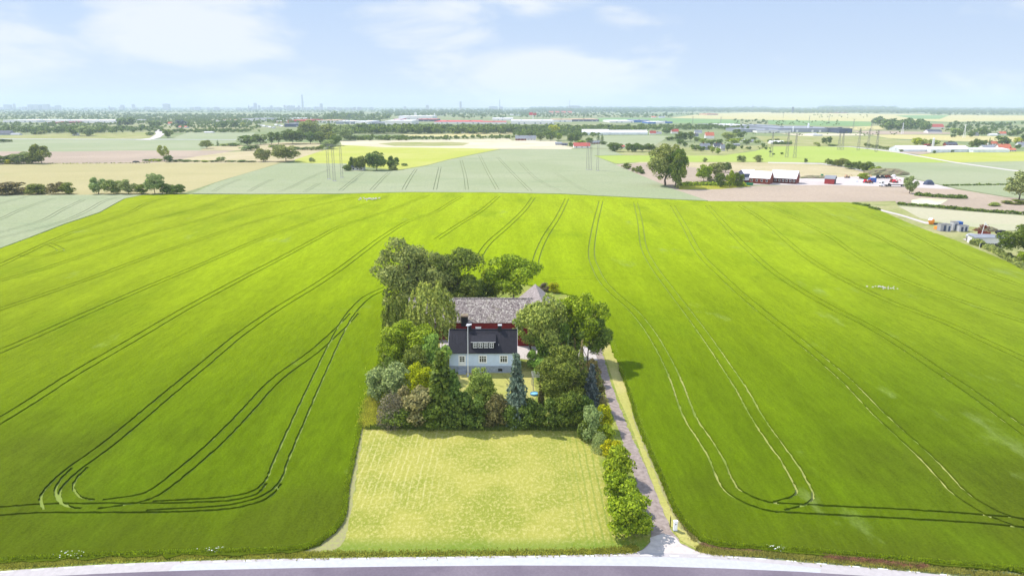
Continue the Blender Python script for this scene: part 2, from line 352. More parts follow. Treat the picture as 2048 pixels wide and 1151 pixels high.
def crop_field(name, px, lines, mat, h, z0=.02, gauge=1.9, rut=.37, rough=0.0):
    """standing crop: a raised sheet with the wheel ruts really cut out of it, walls down to the soil"""
    pts = [P(x, y, h) for x, y in px]; ring = rough_ring(pts, 1.0, rough) if rough else [np.array(p[:2]) for p in pts]
    ring = inpoly_order([tuple(q) for q in ring]); V = [Vector(q) for q in ring]; Fc = [list(range(len(ring)))]
    for ln in lines:
        wdt = rut; g = gauge; single = False
        if isinstance(ln, dict): wdt = ln.get('w', rut); g = ln.get('g', gauge); ln = ln['p']
        c = smooth([P(x, y, h) for x, y in ln], 8); c2 = []
        for i in range(len(c) - 1):
            dd = np.linalg.norm(c[i + 1] - c[i]); near = min(c[i][1], c[i + 1][1]) < 190; k = max(1, int(dd / (.55 if near else 1.6)))
            c2 += [c[i] + (c[i + 1] - c[i]) * q / k for q in range(k)]
        c = c2 + [c[-1]]
        T = []
        for i in range(len(c)):
            d = c[min(i + 1, len(c) - 1)] - c[max(i - 1, 0)]; d = d / (np.linalg.norm(d) + 1e-9); T.append(np.array([-d[1], d[0]]))
        for s in (-g / 2, g / 2):
            prev = None
            for i in range(len(c)):
                ww = wdt / 2; jj = (.13 if c[i][1] < 190 else .05) * wdt; e1, e2 = RNG.normal(0, jj, 2); a = c[i] + T[i] * (s - max(.03, ww + e1)); b = c[i] + T[i] * (s + max(.03, ww + e2))
                if RNG.random() < .0: prev = None; continue
                k = len(V); V += [Vector(a), Vector(b)]
                if prev is not None: Fc.append([prev, k, k + 1, prev + 1])
                prev = k
    r = delaunay_2d_cdt(V, [], Fc, 1, 1e-3)
    vo, fo, of = r[0], r[2], r[5]
    mb = MB(); mb.v = [(v.x, v.y, h) for v in vo]; n = len(vo); mb.v += [(v.x, v.y, z0) for v in vo]
    edges = {}
    for f, src in zip(fo, of):
        if 0 in src and len(src) == 1:
            f = tuple(f); mb.f.append(f)
            for i in range(len(f)):
                a, b = f[i], f[(i + 1) % len(f)]
                if (b, a) in edges: del edges[(b, a)]
                else: edges[(a, b)] = 1
    for a, b in edges: mb.f.append((a, n + a, n + b, b))
    mb.m = [0] * len(mb.f)
    return tag(mb.obj(name, mat), kind='structure')

g = MB(); g.quad((-40000, -3000, 0), (40000, -3000, 0), (40000, 42000, 0), (-40000, 42000, 0))
GM = field_mat('far_farmland', (.19, .235, .11), (.28, .28, .15), (.10, .155, .07), fine=.35, big=.0016, bmp=.1, stretch=(.35, 1, 1))
tag(g.obj('ground', GM), kind='structure')

FM = dict(
    grey=field_mat('grey_green_wheat', (.275, .305, .18), (.305, .325, .205), (.235, .28, .165), fine=.9, big=.01, bmp=.12, stretch=(.4, 1, 1), finamp=.16),
    yellow=field_mat('pale_yellow_barley', (.36, .32, .165), (.395, .345, .185), (.32, .305, .145), fine=.7, big=.008, bmp=.1, stretch=(.25, 1, 1), finamp=.12),
    tan=field_mat('tan_grass', (.40, .345, .20), (.45, .38, .24), (.31, .30, .14), fine=.6, big=.02, bmp=.1, stretch=(.3, 1, 1), finamp=.2),
    brown=field_mat('ploughed_soil', (.355, .285, .222), (.395, .315, .245), (.295, .24, .185), fine=.6, big=.012, bmp=.12, stretch=(.25, 1, 1), finamp=.15),
    lime=field_mat('bright_green_crop', (.31, .38, .085), (.33, .39, .10), (.27, .35, .08), fine=.6, big=.012, bmp=.1, stretch=(.25, 1, 1), finamp=.12),
    limeyellow=field_mat('yellow_green_crop', (.37, .39, .085), (.41, .41, .12), (.32, .37, .07), fine=.6, big=.012, bmp=.1, stretch=(.25, 1, 1), finamp=.14),
    pale=field_mat('stubble', (.50, .44, .31), (.56, .50, .37), (.42, .38, .22), fine=.6, big=.015, bmp=.1, stretch=(.2, 1, 1), finamp=.12),
    rape=field_mat('fading_rapeseed', (.47, .41, .19), (.45, .41, .21), (.40, .38, .19), fine=.5, big=.01, bmp=.1, stretch=(.2, 1, 1), finamp=.1),
    wild=field_mat('rough_pasture', (.26, .28, .10), (.34, .32, .16), (.16, .21, .06), fine=.8, big=.03, bmp=.2, stretch=(.4, 1, 1), finamp=.3),
    grass=field_mat('grass_verge', (.20, .25, .045), (.27, .28, .07), (.34, .29, .13), fine=2.5, big=.12, bmp=.12, finamp=.4),
    lawn=field_mat('garden_lawn', (.36, .345, .10), (.42, .37, .14), (.27, .30, .06), fine=2.5, big=.08, bmp=.05, finamp=.2),
    weeds=field_mat('tall_weeds', (.27, .28, .04), (.34, .31, .05), (.16, .23, .04), fine=1.6, big=.2, bmp=.3, finamp=.45),
    palegreen=field_mat('pale_green_field', (.39, .38, .255), (.42, .39, .27), (.36, .38, .23), fine=.6, big=.015, bmp=.1, stretch=(.2, 1, 1), finamp=.1),
    yard=field_mat('yard_gravel', (.47, .42, .40), (.52, .46, .44), (.41, .36, .34), fine=.8, big=.03, bmp=.05, stretch=(.4, 1, 1), finamp=.1),
    pond=field_mat('dried_pond', (.52, .52, .30), (.60, .60, .46), (.45, .47, .22), fine=.6, big=.03, bmp=.05, finamp=.1),
    green2=field_mat('sugar_beet', (.17, .27, .11), (.20, .30, .12), (.14, .23, .09), fine=.4, big=.006, bmp=.1, stretch=(.2, 1, 1), finamp=.1),
)
fz = [0.03]
def fsheet(name, m, px, z=None, **k):
    if z is None: fz[0] += .006; z = fz[0]
    return sheet(name, px, FM[m] if isinstance(m, str) else m, z, **k)
# mid-distance fields
fsheet('field', 'yellow', [(-400, 327), (520, 325), (566, 324), (520, 338), (445, 360), (370, 385), (150, 393), (-400, 394)])
fsheet('field', 'tan', [(290, 327), (360, 318), (443, 305), (534, 300), (650, 299), (590, 320), (566, 325)])
fsheet('field', 'brown', [(-400, 302), (0, 302), (130, 303), (256, 301), (470, 301), (443, 306), (393, 313), (360, 319), (290, 327), (-400, 328)])
fsheet('field', 'grey', [(-400, 278), (0, 278), (300, 279), (345, 276), (375, 265), (510, 265), (505, 280), (430, 290), (400, 301), (256, 301), (130, 303), (-400, 302)])
fsheet('field', 'tan', [(400, 300), (418, 293), (500, 290), (570, 284), (640, 286), (640, 299), (534, 300), (470, 301)])
fsheet('field', 'wild', [(-300, 275), (60, 270), (130, 266), (290, 264), (312, 268), (300, 279), (-300, 278)])
fsheet('field', 'limeyellow', [(590, 319), (649, 300), (683, 289), (712, 291), (768, 294), (880, 295), (1005, 297), (944, 309), (896, 319), (855, 330), (795, 340), (700, 331), (589, 324)])
fsheet('field', 'pale', [(680, 281), (800, 280), (900, 279), (1018, 277), (1024, 281), (1111, 281), (1124, 290), (1148, 295), (1142, 298), (1003, 298), (880, 295.5), (768, 294.5), (683, 290)])
fsheet('field', 'wild', [(755, 287), (800, 284), (900, 284), (940, 286), (925, 291), (870, 292), (790, 292)])
fsheet('field', 'rape', [(800, 269), (893, 267.5), (1040, 263), (1040, 268), (937, 273), (830, 273)])
fsheet('field', 'lime', [(1186, 310.5), (1400, 311), (1450, 310), (1510, 302), (1540, 293), (1600, 292), (1700, 293), (1760, 300), (1800, 306), (1905, 325), (1740, 325), (1620, 325), (1500, 324), (1280, 324), (1232, 327)])
fsheet('field', 'grey', [(1204, 272), (1300, 271), (1340, 272), (1320, 284), (1300, 298), (1240, 300), (1205, 296), (1150, 296), (1160, 285)])
fsheet('field', 'wild', [(1246, 310), (1216, 297), (1300, 299), (1340, 296), (1560, 290), (1530, 296), (1450, 311), (1300, 311)])
fsheet('field', 'tan', [(1235, 331), (1280, 324), (1600, 324.5), (1680, 333), (1745, 347), (1730, 359), (1600, 355), (1500, 352), (1480, 343), (1400, 337), (1320, 331)])
fsheet('field', 'brown', [(1230, 329), (1300, 325), (1330, 328), (1400, 336), (1480, 342), (1500, 352), (1500, 372), (1660, 369), (1790, 372), (1905, 377), (2010, 394), (2400, 425), (2400, 455), (2048, 429), (1880, 417), (1796, 409), (1790, 402), (1700, 404), (1536, 403), (1416, 402), (1348, 379), (1280, 350)])
fsheet('yard_ground', 'yard', [(1484, 358), (1540, 354), (1600, 357), (1650, 355), (1740, 352), (1790, 352), (1850, 363), (1912, 378), (1870, 377), (1790, 373), (1660, 370), (1600, 370), (1500, 369)])
fsheet('weed_strip', 'weeds', [(1345, 372), (1400, 364), (1480, 361), (1500, 366), (1500, 373), (1440, 378), (1360, 379)])
fsheet('field', 'grey', [(1735, 324), (1905, 325), (2048, 322), (2500, 318), (2500, 440), (2048, 398), (2010, 393), (1912, 376), (1850, 362), (1790, 349), (1740, 340)])
fsheet('field', 'limeyellow', [(1850, 308), (1900, 305), (2048, 303), (2500, 300), (2500, 318), (2048, 322), (1905, 325), (1820, 312)])
fsheet('field', 'brown', [(1805, 298), (1860, 301), (1860, 306), (1840, 309), (1800, 305)])
fsheet('path', M['gravel'], [(1640, 293), (1700, 293), (1760, 299), (1800, 304), (1905, 323), (2020, 339), (2150, 352), (2150, 354), (2020, 341), (1905, 325), (1800, 306), (1760, 301), (1700, 294)])
fsheet('path', M['gravel'], [(1536, 324), (1640, 326), (1700, 334), (1745, 346), (1745, 349), (1700, 336), (1640, 328), (1536, 326)])
fsheet('dried_pond_ground', 'pond', [(1823, 400), (1844, 396), (1896, 399), (1885, 406), (1872, 413), (1823, 409)])
fsheet('field', 'palegreen', [(1796, 412), (1880, 418), (2048, 431), (2500, 462), (2500, 520), (2048, 462), (2000, 460), (1900, 448), (1840, 436)], z=.12)
fsheet('field', FM['wild'], [(1690, 404), (1790, 402), (1796, 412), (1850, 437), (1960, 452), (2048, 466), (2500, 530), (2500, 680), (2048, 540), (1950, 500), (1850, 463), (1750, 422)], z=.11)
fsheet('path', M['gravel'], [(1720, 412), (1760, 418), (1800, 428), (1850, 443), (1900, 450), (1900, 453), (1850, 447), (1800, 431), (1750, 419)], z=.16)
fsheet('yard_ground', 'yard', [(1925, 478), (1960, 470), (2030, 472), (2030, 490), (1950, 487), (1935, 482)], z=.17)
fsheet('field', 'green2', [(1536, 241), (1650, 240), (1745, 244), (1742, 252), (1640, 252), (1536, 248)])
fsheet('field', 'rape', [(1400, 228), (1560, 223), (1760, 228), (2048, 231), (2400, 233), (2400, 243), (2048, 241), (1900, 244), (1835, 241), (1740, 243), (1536, 240), (1340, 236)])
fsheet('field', 'green2', [(1195, 236), (1340, 236), (1480, 240), (1480, 247), (1300, 246), (1195, 243)])
fsheet('field', 'green2', [(1790, 231), (1900, 230), (1880, 238), (1830, 238)])
fsheet('field', 'rape', [(1700, 254), (1768, 251), (1768, 259), (1700, 260)])
fsheet('field', 'rape', [(1740, 270), (1792, 269), (1900, 270), (2048, 274), (2048, 284), (1930, 283), (1780, 277)])
fsheet('field', 'brown', [(1700, 262), (1780, 262), (1900, 265), (1900, 268), (1740, 269)])
fsheet('field', 'wild', [(1510, 272), (1740, 272), (1800, 280), (1900, 284), (1940, 292), (1800, 298), (1700, 292), (1540, 292)])
fsheet('field', 'pale', [(1560, 267), (1720, 267), (1740, 271), (1600, 272)])
fsheet('road', M['gravel'], [(268, 279.4), (300, 276), (312, 268), (309, 262), (318, 259), (324, 259), (329, 268), (320, 275), (300, 280)])
fsheet('road', M['lane'], [(0, 277.2), (270, 278), (540, 279.4), (540, 280), (270, 278.8), (0, 278)])

# ------------------------------------------------------------------ the crops with their tramlines
main_px = [(-500, 690), (0, 497), (60, 475), (130, 448), (200, 425), (225, 411), (250, 397), (285, 390), (330, 388.5), (500, 388.5), (665, 388), (817, 384.5), (980, 385), (1122, 388), (1325, 398),
           (1416, 402), (1536, 403.5), (1690, 404), (1720, 408), (1750, 416), (1800, 438), (1850, 459), (1900, 476), (1950, 496), (2048, 536), (2600, 760), (2900, 1240), (2300, 1180), (2048, 1144), (1900, 1131), (1700, 1113), (1560, 1102),
           (1440, 1092), (1400, 1078), (1370, 1050), (1345, 1010), (1322, 955), (1300, 905), (1275, 845), (1262, 800), (1240, 735), (1222, 690), (1205, 650), (1190, 622), (1176, 602), (1155, 592), (1118, 584), (1085, 574), (1020, 562), (900, 575), (800, 585), (775, 600),
           (770, 640), (762, 700), (750, 760), (735, 810), (722, 850), (708, 915), (694, 980), (688, 1030), (672, 1060), (640, 1086), (600, 1100), (540, 1105), (400, 1108), (200, 1114), (0, 1125), (-500, 1165), (-900, 1000)]
lines = [
    [(-60, 556), (0, 529.6), (44.5, 509), (89, 488), (148, 463), (208, 442), (260, 424), (297, 405), (334, 394)],
    [(44, 509), (60, 512), (89, 510), (115, 503), (121, 499), (105, 490), (93, 487)],
    [(-60, 580), (0, 561), (74, 541), (148, 517), (223, 492), (297, 467), (371, 448), (445, 426), (520, 407), (640, 394)],
    [(100, 487), (148, 478), (223, 459), (297, 440), (371, 422), (430, 408)],
    [(-60, 645), (0, 618), (74, 593), (186, 554), (297, 513), (408, 476), (482, 450), (557, 431), (631, 411), (710, 394)],
    [(-60, 728), (0, 702), (74, 670), (186, 620), (297, 572), (408, 526), (520, 478), (594, 452), (668, 427), (742, 404), (775, 391)],
    [(-60, 876), (0, 840), (70, 797), (148, 747), (260, 682), (371, 617), (482, 557), (557, 518), (631, 478), (686, 450), (760, 427), (820, 404), (855, 390)],
    [(106, 1012), (100, 989), (116, 965), (151, 934), (225, 880), (323, 798), (408, 728), (482, 667), (557, 615), (631, 570), (686, 533), (727, 502), (766, 473), (817, 442), (868, 425), (898, 407), (924, 392)],
    [(176, 1007), (145, 1000), (129, 980), (136, 958), (160, 933)],
    [(200, 1007), (274, 996), (316, 979), (380, 929), (439, 877), (499, 815), (555, 756), (631, 700), (686, 650), (709, 626)],
    [(299, 1010), (352, 1007), (457, 1000), (517, 984), (547, 958), (562, 920), (598, 838), (640, 745), (683, 656), (705, 622), (735, 593), (775, 574)],
    [(-80, 1026), (0, 1021), (88, 1015), (211, 1014), (299, 1014), (387, 1012), (470, 1006), (525, 990), (548, 965)],
    [(873, 478), (919, 448), (964, 420), (997, 392)],
    [(950, 530), (959, 512), (980, 483), (1020, 448), (1051, 417), (1067, 394)],
    [(1070, 540), (1074, 512), (1091, 473), (1117, 432), (1134, 397)],
    [(1202, 402), (1190, 452), (1183, 505), (1193, 539), (1206, 562), (1229, 587), (1263, 616), (1292, 650), (1320, 694), (1348, 750), (1378, 828), (1404, 869), (1430, 910), (1447, 950), (1468, 981), (1512, 1004), (1557, 1015)],
    [(1271, 404), (1280, 443), (1287, 491), (1306, 530), (1345, 583), (1378, 626), (1417, 679), (1460, 742), (1485, 780), (1512, 828), (1550, 884), (1580, 925), (1599, 959), (1610, 985), (1595, 1000), (1557, 1010)],
    [(1345, 411), (1369, 452), (1398, 505), (1446, 554), (1494, 597), (1542, 636), (1591, 674), (1639, 713), (1696, 762), (1752, 820), (1805, 869), (1861, 921), (1917, 981), (1974, 1019), (2011, 1035), (2048, 1047)],
    [(1415, 411), (1456, 457), (1494, 496), (1542, 539), (1600, 578), (1663, 614), (1735, 650), (1808, 694), (1880, 742), (1952, 790), (2100, 900)],
    [(1480, 411), (1523, 438), (1567, 476), (1615, 515), (1687, 558), (1784, 604), (1880, 640), (1977, 684), (2100, 742)],
    [(1542, 411), (1615, 448), (1663, 474), (1711, 508), (1784, 549), (1880, 587), (2100, 660)],
    [(1610, 411), (1663, 433), (1735, 462), (1808, 501), (1880, 544), (1952, 573), (2100, 620)],
    [(1690, 410), (1780, 446), (1860, 486), (1960, 540), (2100, 590)],
    [(1540, 1012), (1610, 1016), (1677, 1020), (1805, 1026), (1974, 1037), (2100, 1050)],
    dict(p=[(1085, 560), (1130, 556), (1180, 556), (1204, 560)], w=.25),
]
soilpx = main_px
sheet('soil', soilpx, M['soil'], .014)
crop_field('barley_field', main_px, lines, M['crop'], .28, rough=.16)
B_px = [(385, 386.5), (430, 366), (470, 353), (563, 326), (693, 327), (700, 338), (740, 342), (795, 341), (855, 331.5), (896, 320), (944, 310), (1003, 299), (1142, 298), (1216, 298), (1246, 310), (1188, 311), (1348, 378), (1416, 401), (1325, 397), (1122, 387), (980, 384.3), (817, 383.8), (665, 387), (500, 387.5)]
B_lines = [[(426, 383), (450, 370), (480, 358)], [(497, 383), (520, 370), (545, 358)], [(555, 384), (583, 374), (620, 355), (660, 338)], [(609, 384), (639, 366)], [(680, 382), (705, 361), (726, 345)], [(743, 380), (766, 356), (779, 344)],
           [(807, 379), (820, 356), (832, 338)], [(870, 379), (875, 356), (880, 334)], [(934, 379), (930, 350), (922, 320)], [(995, 379), (974, 341), (959, 310)], [(1061, 382), (1020, 341), (995, 314)], dict(p=[(1121, 382), (1071, 356), (1040, 325)], w=.25), dict(p=[(1180, 385), (1150, 370), (1110, 345)], w=.2)]
crop_field('wheat_field', B_px, B_lines, FM['grey'], .35, z0=.03, rut=.30)
A_px = [(-500, 392), (0, 391), (150, 389.5), (240, 388.5), (284, 389.6), (249, 396.6), (224, 410), (199, 424), (129, 447), (59, 474), (-1, 496), (-500, 688)]
A_lines = [[(-60, 460), (0, 438), (42, 419), (89, 402), (110, 396)], [(-60, 482), (0, 464), (83, 441), (125, 419), (167, 399)], [(-60, 490), (0, 475), (111, 447), (167, 425), (206, 403), (235, 394)], [(-40, 418), (0, 407), (56, 392)]]
crop_field('wheat_field', A_px, A_lines, FM['grey'], .35, z0=.03, rut=.30)

# ------------------------------------------------------------------ plot round the farm, road, drive
sheet('plot_grass', [(772, 592), (800, 560), (1100, 560), (1170, 570), (1190, 590), (1215, 660), (1240, 720), (1280, 830), (1322, 930), (1352, 1010), (1380, 1062), (1412, 1092), (1470, 1112), (1600, 1122), (1800, 1140), (2300, 1200), (2300, 1260), (1300, 1180), (600, 1180), (-900, 1320), (-900, 1190), (0, 1120), (400, 1104), (600, 1090), (680, 1040), (700, 930), (724, 850), (760, 700)], FM['grass'], .024)
sheet('dry_edge_ground', [(757, 735), (762, 735), (742, 815), (730, 856), (716, 930), (705, 1000), (700, 1060), (680, 1092), (600, 1112), (560, 1112), (610, 1096), (668, 1060), (684, 1030), (690, 980), (704, 915), (719, 850), (736, 800)], M['dry'], .034, rough=.12, step=.8)
sheet('weed_strip', [(755, 765), (764, 790), (768, 856), (726, 858), (738, 812)], FM['weeds'], .036)
sheet('meadow', [(728, 852), (900, 848), (1155, 850), (1195, 885), (1212, 960), (1228, 1040), (1250, 1066), (1300, 1072), (1296, 1088), (1280, 1100), (1100, 1106), (700, 1110), (655, 1110), (690, 1085), (706, 1010), (716, 930)], M['meadow'], .036, rough=.1, step=.8)
sheet('verge_grass_ground', [(1210, 655), (1222, 690), (1240, 735), (1262, 800), (1275, 845), (1300, 905), (1322, 955), (1345, 1010), (1370, 1050), (1400, 1078), (1440, 1092), (1440, 1103), (1400, 1100), (1362, 1080), (1335, 1040), (1318, 1000), (1290, 925), (1262, 850), (1235, 790), (1216, 730), (1202, 690)], FM['lawn'], .036)
sheet('dry_edge_ground', [(1262, 800), (1275, 845), (1300, 905), (1322, 955), (1345, 1010), (1370, 1050), (1395, 1074), (1440, 1092), (1442, 1098), (1405, 1090), (1375, 1070), (1345, 1028), (1318, 968), (1294, 908), (1270, 850)], M['dry'], .044, rough=.12, step=.6)
sheet('driveway', [(1206, 640), (1190, 700), (1200, 745), (1215, 800), (1238, 860), (1262, 930), (1288, 1005), (1302, 1058), (1301, 1082), (1285, 1098), (1270, 1104), (1440, 1110), (1395, 1101), (1360, 1085), (1340, 1055), (1322, 1010), (1290, 930), (1258, 860), (1234, 800), (1216, 745), (1204, 700), (1216, 655)], M['drive'], .048, rough=.07, step=.6)
sheet('driveway', [(1300, 1074), (1301, 1083), (1285, 1099), (1262, 1106), (1440, 1112), (1395, 1102), (1364, 1088), (1352, 1074), (1325, 1066)], M['gravel'], .054, rough=.05, step=.6)
sheet('driveway', [(1030, 690), (1100, 692), (1100, 722), (1030, 716), (1000, 700)], M['gravel'], .045)
sheet('driveway', [(1070, 700), (1190, 690), (1206, 705), (1200, 720), (1080, 722)], M['gravel'], .042)
sheet('lawn', [(905, 742), (1060, 742), (1075, 790), (1060, 812), (905, 812), (890, 780)], FM['lawn'], .04)
sheet('yard_ground', [(880, 640), (1090, 640), (1090, 700), (880, 700)], M['gravel'], .04)
rt = [(-900, 1290), (-400, 1184), (0, 1141), (100, 1134), (200, 1128), (300, 1123.5), (400, 1120), (550, 1116.5), (700, 1114), (850, 1112.5), (1024, 1110.5), (1200, 1107.5), (1285, 1104), (1430, 1108), (1520, 1115), (1600, 1123), (1700, 1131), (1800, 1140), (1900, 1150), (2048, 1166), (2500, 1240)]
ra = [(-900, 1400), (-400, 1240), (0, 1160), (100, 1151), (200, 1146), (300, 1142), (400, 1139), (600, 1134.5), (800, 1131.5), (1024, 1129.5), (1200, 1130), (1300, 1131), (1450, 1135.5), (1600, 1142), (1740, 1151), (1900, 1164), (2048, 1180), (2500, 1260)]
def low(pts, dy): return [(x, y + dy) for x, y in pts]
sheet('road', rt + [(2600, 1500), (-1000, 1700)], M['lane2'], .060)
mid = [(335, 1143), (350, 1128), (550, 1121), (700, 1118.5), (850, 1116.5), (1024, 1114.5), (1200, 1112.5), (1300, 1112), (1400, 1115), (1500, 1122), (1600, 1131), (1642, 1136), (1640, 1146)]
sheet('road', mid + [(1500, 1142), (1300, 1136), (1024, 1134), (700, 1137)], M['lane'], .065)
sheet('road', ra + [(2600, 1600), (-1000, 1900)], M['road'], .070)
lk = [(x, y) for x, y in [(0, 1143), (88, 1137), (186, 1131), (281, 1127), (373, 1124), (550, 1119.5), (730, 1116.5), (949, 1113.5), (1078, 1112), (1208, 1110), (1290, 1109.5), (1430, 1112), (1540, 1117.5), (1617, 1124), (1782, 1138), (1900, 1149)]]
cl = smooth([P(x, y, .075) for x, y in lk], 24); mb = MB(); acc = 0
for i in range(len(cl) - 1):
    a, b = cl[i], cl[i + 1]; d = np.linalg.norm(b - a); t = (b - a) / d; nn = np.array([-t[1], t[0]]) * .07
    if (acc % 3.0) < 1.1: mb.quad((*(a - nn), .0751), (*(b - nn), .0751), (*(b + nn), .0751), (*(a + nn), .0751))
    acc += d
tag(mb.obj('road_markings', M['white']), kind='structure')

# ------------------------------------------------------------------ foliage meshes
def leaf_cards(cen, nrm, size, jit=.6):
    n = len(cen); nr = nrm + RNG.normal(0, jit, (n, 3)); nr /= np.linalg.norm(nr, axis=1, keepdims=True) + 1e-9
    a = np.cross(nr, RNG.normal(0, 1, (n, 3))); a /= np.linalg.norm(a, axis=1, keepdims=True) + 1e-9; b = np.cross(nr, a)
    s = (size * RNG.uniform(.6, 1.35, n))[:, None]; l = RNG.uniform(.75, 1.3, n)[:, None]
    bend = nr * s * .22
    V = np.stack([cen - a * s * l - bend, cen - b * s + bend * .4, cen + a * s * l - bend, cen + b * s + bend * .4], 1).reshape(-1, 3)
    Q = np.arange(4 * n).reshape(n, 4); return V, Q
def sphere_pts(n):
    p = RNG.normal(0, 1, (n, 3)); return p / np.linalg.norm(p, axis=1, keepdims=True)
def crown_arrays(nl, leaf, lobes=22, lobe_r=(.2, .36), low=.14, shape='round', zmin=0.0):
    """unit tree: height 1, crown diameter 1 (x, y within +-.5)"""
    cs, rs = [], []
    for i in range(lobes):
        for _ in range(200):
            p = RNG.uniform(-1, 1, 3)
            r = RNG.uniform(*lobe_r)
            if shape == 'round': ok = np.linalg.norm(p) < 1.0
            elif shape == 'tall': ok = np.linalg.norm(p * [1.15, 1.15, 1]) < 1
            elif shape == 'bush': ok = (p[0] ** 2 + p[1] ** 2 + max(p[2], 0) ** 2) < 1
            elif shape == 'vase': ok = (p[0] ** 2 + p[1] ** 2) < (.35 + .65 * (p[2] * .5 + .5)) ** 2 and np.linalg.norm(p * [1, 1, .9]) < 1.05
            else: ok = True
            if ok and (np.linalg.norm(p) > .35 or random.random() < .3): break
        zc = (low + 1) / 2; zh = (1 - low) / 2
        rr = r * .5
        cs.append([p[0] * (.5 - rr * .8), p[1] * (.5 - rr * .8), zc + p[2] * (zh - rr * .8)]); rs.append([rr, rr, rr * RNG.uniform(.7, 1.0)])
    cs = np.array(cs); rs = np.array(rs); wgt = (rs[:, 0] ** 2); wgt /= wgt.sum()
    idx = RNG.choice(lobes, nl, p=wgt); d = sphere_pts(nl)
    flip = (d[:, 2] < -.2) & (RNG.random(nl) < .6); d[flip, 2] *= -1
    sh = np.clip(RNG.normal(.97, .12, nl), .4, 1.25)[:, None]
    cen = cs[idx] + d * rs[idx] * sh
    keep = cen[:, 2] > zmin; cen = cen[keep]; d = d[keep]
    return leaf_cards(cen, d, leaf, .55)
def birch_arrays(n=9100, leaf=.016):
    cen = []
    for i in range(260):
        z = RNG.uniform(.28, 1.0); rmax = .5 * (1 - ((z - .52) / .52) ** 2) ** .5 if z > .52 else .5 * (.72 + .28 * (z - .28) / .24)
        a = RNG.uniform(0, 2 * math.pi); r = rmax * math.sqrt(RNG.uniform(.25, 1)); k = n // 260
        ln = RNG.uniform(.10, .26); t = np.linspace(0, 1, k)
        arc = np.stack([math.cos(a) * (r + .05 * t), math.sin(a) * (r + .05 * t), z - ln * t ** 1.5], 1) + RNG.normal(0, .012, (k, 3)); cen.append(arc)
    cen = np.concatenate(cen); cen = cen[cen[:, 2] > .02]; nr = cen - [0, 0, .55]; nr[:, 2] *= .6; nr /= np.linalg.norm(nr, axis=1, keepdims=True) + 1e-9
    return leaf_cards(cen, nr, leaf, .5)
def spruce_arrays(whorls=22, leaf=.02, droop=.25, per=11, dens=12, rag=.25):
    cen, nr = [], []
    for i in range(whorls):
        z = .03 + .95 * (i / whorls) ** .95; rad = .5 * (1 - z) ** .8 * RNG.uniform(1 - rag, 1.05)
        for j in range(max(4, int(per * (1 - z * .55)))):
            a = RNG.uniform(0, 2 * math.pi); rr = rad * RNG.uniform(.75, 1.1); k = max(3, int(dens * (rr / .5) + 3))
            t = np.linspace(.15, 1, k); x = rr * t; zz = z - droop * rr * t + .12 * rr * t ** 3
            wd = RNG.normal(0, .022, k) * (1 + 1.2 * (1 - t))
            c = np.stack([math.cos(a) * x - math.sin(a) * wd, math.sin(a) * x + math.cos(a) * wd, zz + RNG.normal(0, .008, k)], 1)
            cen.append(c); nr.append(np.tile([[math.cos(a) * .5, math.sin(a) * .5, .8]], (k, 1)))
    return leaf_cards(np.concatenate(cen), np.concatenate(nr), leaf, .35)
def twig_arrays(n=2600, leaf=.02):
    d = sphere_pts(n); d[:, 2] = np.abs(d[:, 2]); r = RNG.uniform(.35, 1, n)[:, None] ** .5
    cen = d * r * [.5, .5, .95] + RNG.normal(0, .02, (n, 3)); cen[:, 2] = np.abs(cen[:, 2]); return leaf_cards(cen, d, leaf, .9)
def trunk_mesh(h, r, limbs=7, spread=.32, top=.75, seed=0):
    rn = random.Random(seed); mb = MB(); p = Vector((0, 0, -.02)); rr = r
    pts = [(p.copy(), rr)]
    for i in range(5):
        q = Vector((rn.uniform(-.02, .02), rn.uniform(-.02, .02), top * (i + 1) / 5)); r2 = rr * .78; mb.tube(p, q, rr, r2, 7, caps=False); p, rr = q, r2; pts.append((p.copy(), rr))
    for i in range(limbs):
        k = rn.randint(1, 4); b, br = pts[k]; a = 2 * math.pi * i / limbs + rn.uniform(-.3, .3); ln = rn.uniform(.6, 1) * spread
        m = b + Vector((math.cos(a) * ln * .5, math.sin(a) * ln * .5, ln * .45)); e = b + Vector((math.cos(a) * ln, math.sin(a) * ln, ln * rn.uniform(.6, 1.0)))
        mb.tube(b, m, br * .6, br * .4, 5, caps=False); mb.tube(m, e, br * .4, br * .12, 5, caps=False)
        e2 = m + Vector((math.cos(a + .7) * ln * .5, math.sin(a + .7) * ln * .5, ln * .5)); mb.tube(m, e2, br * .3, br * .1, 4, caps=False)
    me = bpy.data.meshes.new('trunk'); me.from_pydata(mb.v, [], mb.f); me.materials.append(M['bark']); me.update(); return me
CR = {}
def mk(key, arr): CR[key] = np_mesh('crown', arr[0], arr[1], M['leaf'])
mk('big0', crown_arrays(15000, .0125, 60, (.14, .28), .0)); mk('big1', crown_arrays(14000, .013, 44, (.15, .30), .06)); mk('big2', crown_arrays(10500, .0145, 30, (.16, .34), .2))
mk('open', crown_arrays(6500, .0165, 34, (.12, .26), .22)); mk('vase', crown_arrays(13000, .012, 44, (.14, .27), .1, 'vase'))
mk('mid0', crown_arrays(7500, .019, 36, (.16, .32), .03)); mk('mid1', crown_arrays(7000, .02, 30, (.18, .34), .02)); mk('mid2', crown_arrays(6200, .02, 34, (.15, .30), .04, 'tall'))
mk('bush0', crown_arrays(3600, .028, 20, (.26, .44), .0, 'bush', .0)); mk('bush1', crown_arrays(3200, .030, 16, (.28, .5), .0, 'bush', .0)); mk('bush2', crown_arrays(2800, .03, 24, (.2, .36), .0, 'bush', .0))
